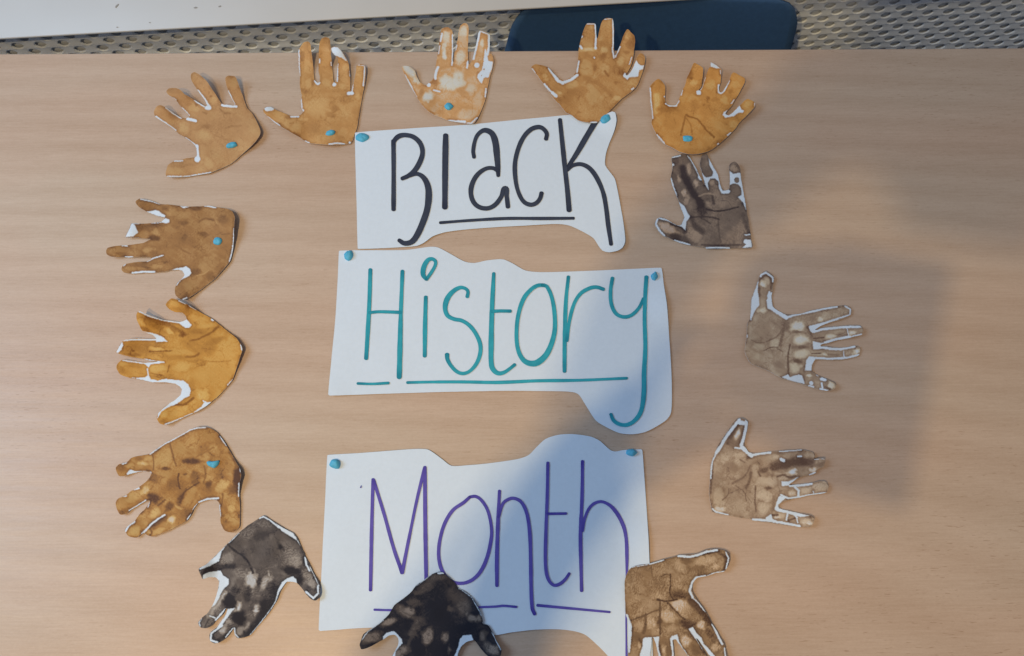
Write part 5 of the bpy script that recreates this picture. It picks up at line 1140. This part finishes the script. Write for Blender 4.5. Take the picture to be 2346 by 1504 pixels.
PERSON = empty('person', (-0.17, -0.78, ZF))
tag(PERSON, 'person in a grey jumper and dark trousers leaning over the table holding a phone', 'person')
M_SKIN = simple_mat('skin', (0.42, 0.25, 0.18), 0.55, 0.05, 30.0)
M_JUMPER = simple_mat('grey_jumper', (0.16, 0.17, 0.20), 0.9, 0.15, 200.0, bump=0.4)
M_TROUSER = simple_mat('dark_trousers', (0.045, 0.05, 0.065), 0.9, 0.15, 150.0)
M_HAIR = simple_mat('dark_hair', (0.035, 0.025, 0.02), 0.6, 0.3, 90.0)
M_SHOE = simple_mat('black_shoe', (0.03, 0.03, 0.03), 0.5, 0.1, 50.0)


def rel(*ch):
    b = Vector(PERSON.location)
    return [[p if p[0] == 'at' else (p[0] - b.x, p[1] - b.y, p[2] - b.z, p[3]) for p in c] for c in ch]


# head, neck, hands
skinned('body', rel(
    [(-0.17, -0.66, 0.74, 0.058), (-0.17, -0.62, 0.82, 0.052), (-0.165, -0.57, 0.90, 0.085), (-0.16, -0.56, 0.98, 0.098), (-0.16, -0.58, 1.05, 0.070)],
    [('at', 2), (-0.16, -0.482, 0.915, 0.018)]), M_SKIN, PERSON)
skinned('hand', rel(
    [(-0.195, -0.200, 0.566, 0.028), (-0.180, -0.150, 0.584, 0.028), (-0.168, -0.100, 0.606, 0.028), (-0.140, -0.056, 0.628, 0.032), (-0.090, -0.030, 0.646, 0.030)],
    [('at', 4), (-0.112, -0.022, 0.662, 0.0105), (-0.096, 0.004, 0.668, 0.0095), (-0.070, 0.014, 0.664, 0.008)],
    [('at', 4), (-0.090, -0.020, 0.668, 0.0105), (-0.064, 0.000, 0.672, 0.0095), (-0.038, 0.006, 0.666, 0.008)],
    [('at', 4), (-0.080, -0.034, 0.664, 0.0105), (-0.050, -0.022, 0.668, 0.0095), (-0.024, -0.018, 0.662, 0.008)],
    [('at', 4), (-0.080, -0.050, 0.656, 0.0095), (-0.054, -0.046, 0.658, 0.0085), (-0.032, -0.044, 0.652, 0.007)],
    [('at', 3), (-0.124, -0.034, 0.628, 0.012), (-0.110, -0.018, 0.634, 0.010), (-0.092, -0.014, 0.636, 0.009)]), M_SKIN, PERSON)
skinned('jumper', rel(
    [(-0.17, -0.78, 0.40, 0.150), (-0.17, -0.75, 0.52, 0.150), (-0.17, -0.70, 0.64, 0.155), (-0.17, -0.66, 0.74, 0.100), (-0.17, -0.645, 0.775, 0.066)],
    [('at', 2), (-0.36, -0.63, 0.72, 0.070), (-0.36, -0.47, 0.640, 0.058), (-0.300, -0.355, 0.560, 0.050), (-0.245, -0.270, 0.552, 0.048), (-0.174, -0.172, 0.575, 0.041)],
    [('at', 2), (0.01, -0.66, 0.70, 0.072), (0.035, -0.70, 0.56, 0.056), (0.04, -0.70, 0.43, 0.048), (0.03, -0.64, 0.31, 0.036)]), M_JUMPER, PERSON)
skinned('hand', rel([(0.03, -0.645, 0.32, 0.024), (0.03, -0.62, 0.26, 0.028), (0.03, -0.60, 0.22, 0.022)],
                    [('at', 2), (0.045, -0.59, 0.18, 0.009), (0.045, -0.585, 0.15, 0.008)], [('at', 2), (0.03, -0.58, 0.175, 0.009), (0.028, -0.572, 0.14, 0.008)],
                    [('at', 2), (0.018, -0.585, 0.175, 0.009), (0.014, -0.578, 0.142, 0.008)], [('at', 2), (0.008, -0.595, 0.18, 0.008), (0.002, -0.592, 0.155, 0.007)],
                    [('at', 1), (0.0, -0.60, 0.245, 0.010), (-0.012, -0.585, 0.22, 0.009)]), M_SKIN, PERSON)
skinned('trousers', rel(
    [(-0.17, -0.78, 0.42, 0.140), (-0.17, -0.785, 0.33, 0.135)],
    [('at', 1), (-0.255, -0.78, 0.20, 0.085), (-0.265, -0.765, -0.05, 0.066), (-0.265, -0.79, -0.44, 0.052)],
    [('at', 1), (-0.085, -0.78, 0.20, 0.085), (-0.075, -0.765, -0.05, 0.066), (-0.075, -0.79, -0.44, 0.052)]), M_TROUSER, PERSON)
for sx in (-0.265, -0.075):
    skinned('shoe', rel([(sx, -0.81, -0.49, 0.038), (sx, -0.74, -0.495, 0.036), (sx, -0.66, -0.503, 0.026)]), M_SHOE, PERSON)
skinned('hair', rel([(-0.165, -0.645, 0.90, 0.055), (-0.16, -0.61, 0.99, 0.092), (-0.16, -0.585, 1.055, 0.082)]), M_HAIR, PERSON)
for sx in (-1, 1):
    skinned('ear', rel([(-0.162 + sx * 0.094, -0.575, 0.955, 0.012), (-0.160 + sx * 0.100, -0.585, 0.925, 0.010)]), M_SKIN, PERSON, 1)
    bm = bmesh.new(); bmesh.ops.create_uvsphere(bm, u_segments=12, v_segments=8, radius=0.011)
    from_bm('eye', bm, simple_mat('eye', (0.06, 0.05, 0.05), 0.2), PERSON, True, Vector((-0.16 + sx * 0.032, -0.487, 0.952)) - PERSON.location)
from_bm('mouth', tube_bm([(-0.185 + 0.17, -0.494 + 0.78, 0.862 - ZF), (-0.16 + 0.17, -0.488 + 0.78, 0.860 - ZF), (-0.135 + 0.17, -0.494 + 0.78, 0.862 - ZF)], 0.005, 8), simple_mat('lips', (0.35, 0.14, 0.12), 0.5), PERSON)

M_PHONE = simple_mat('dark_phone_glass', (0.02, 0.02, 0.022), 0.2, 0.05, 20.0)
ph = empty('phone', (0, 0, 0))
ph.rotation_euler = (TILT, 0, R(-13))
ph.location = Vector((0.028, 0, H)) + Vector((0, -st, ct)) * 0.010
tag(ph, 'dark phone with an added flap that widens its shadow, held above the table', 'phone')
from_bm('phone_body', box_bm(-0.037, 0.037, -0.078, 0.074, 0.0, 0.0085, 0.003, 3), M_PHONE, ph)
bm = bmesh.new()
fl = [(-0.0385, -0.066), (-0.0385, 0.070), (-0.062, 0.066), (-0.084, 0.056), (-0.092, 0.040), (-0.090, -0.010), (-0.082, -0.030), (-0.060, -0.050)]  # added flap beside the phone, outlined to widen the shadow on the table
lo = [bm.verts.new((x, y, 0.002 + 0.10 * (-0.0385 - x))) for x, y in fl]
hi = [bm.verts.new((x, y, 0.005 + 0.10 * (-0.0385 - x))) for x, y in fl]
bm.faces.new(lo); bm.faces.new(hi[::-1])
for i in range(len(fl)):
    j = (i + 1) % len(fl)
    bm.faces.new((lo[i], hi[i], hi[j], lo[j]))
from_bm('shadow_flap', bm, M_SHOE, ph, False)
bm = bmesh.new(); bmesh.ops.create_cone(bm, cap_ends=True, segments=24, radius1=0.0055, radius2=0.0055, depth=0.002)
from_bm('lens', bm, M_PHONE, ph, False, (-0.028, 0.0, -0.001))
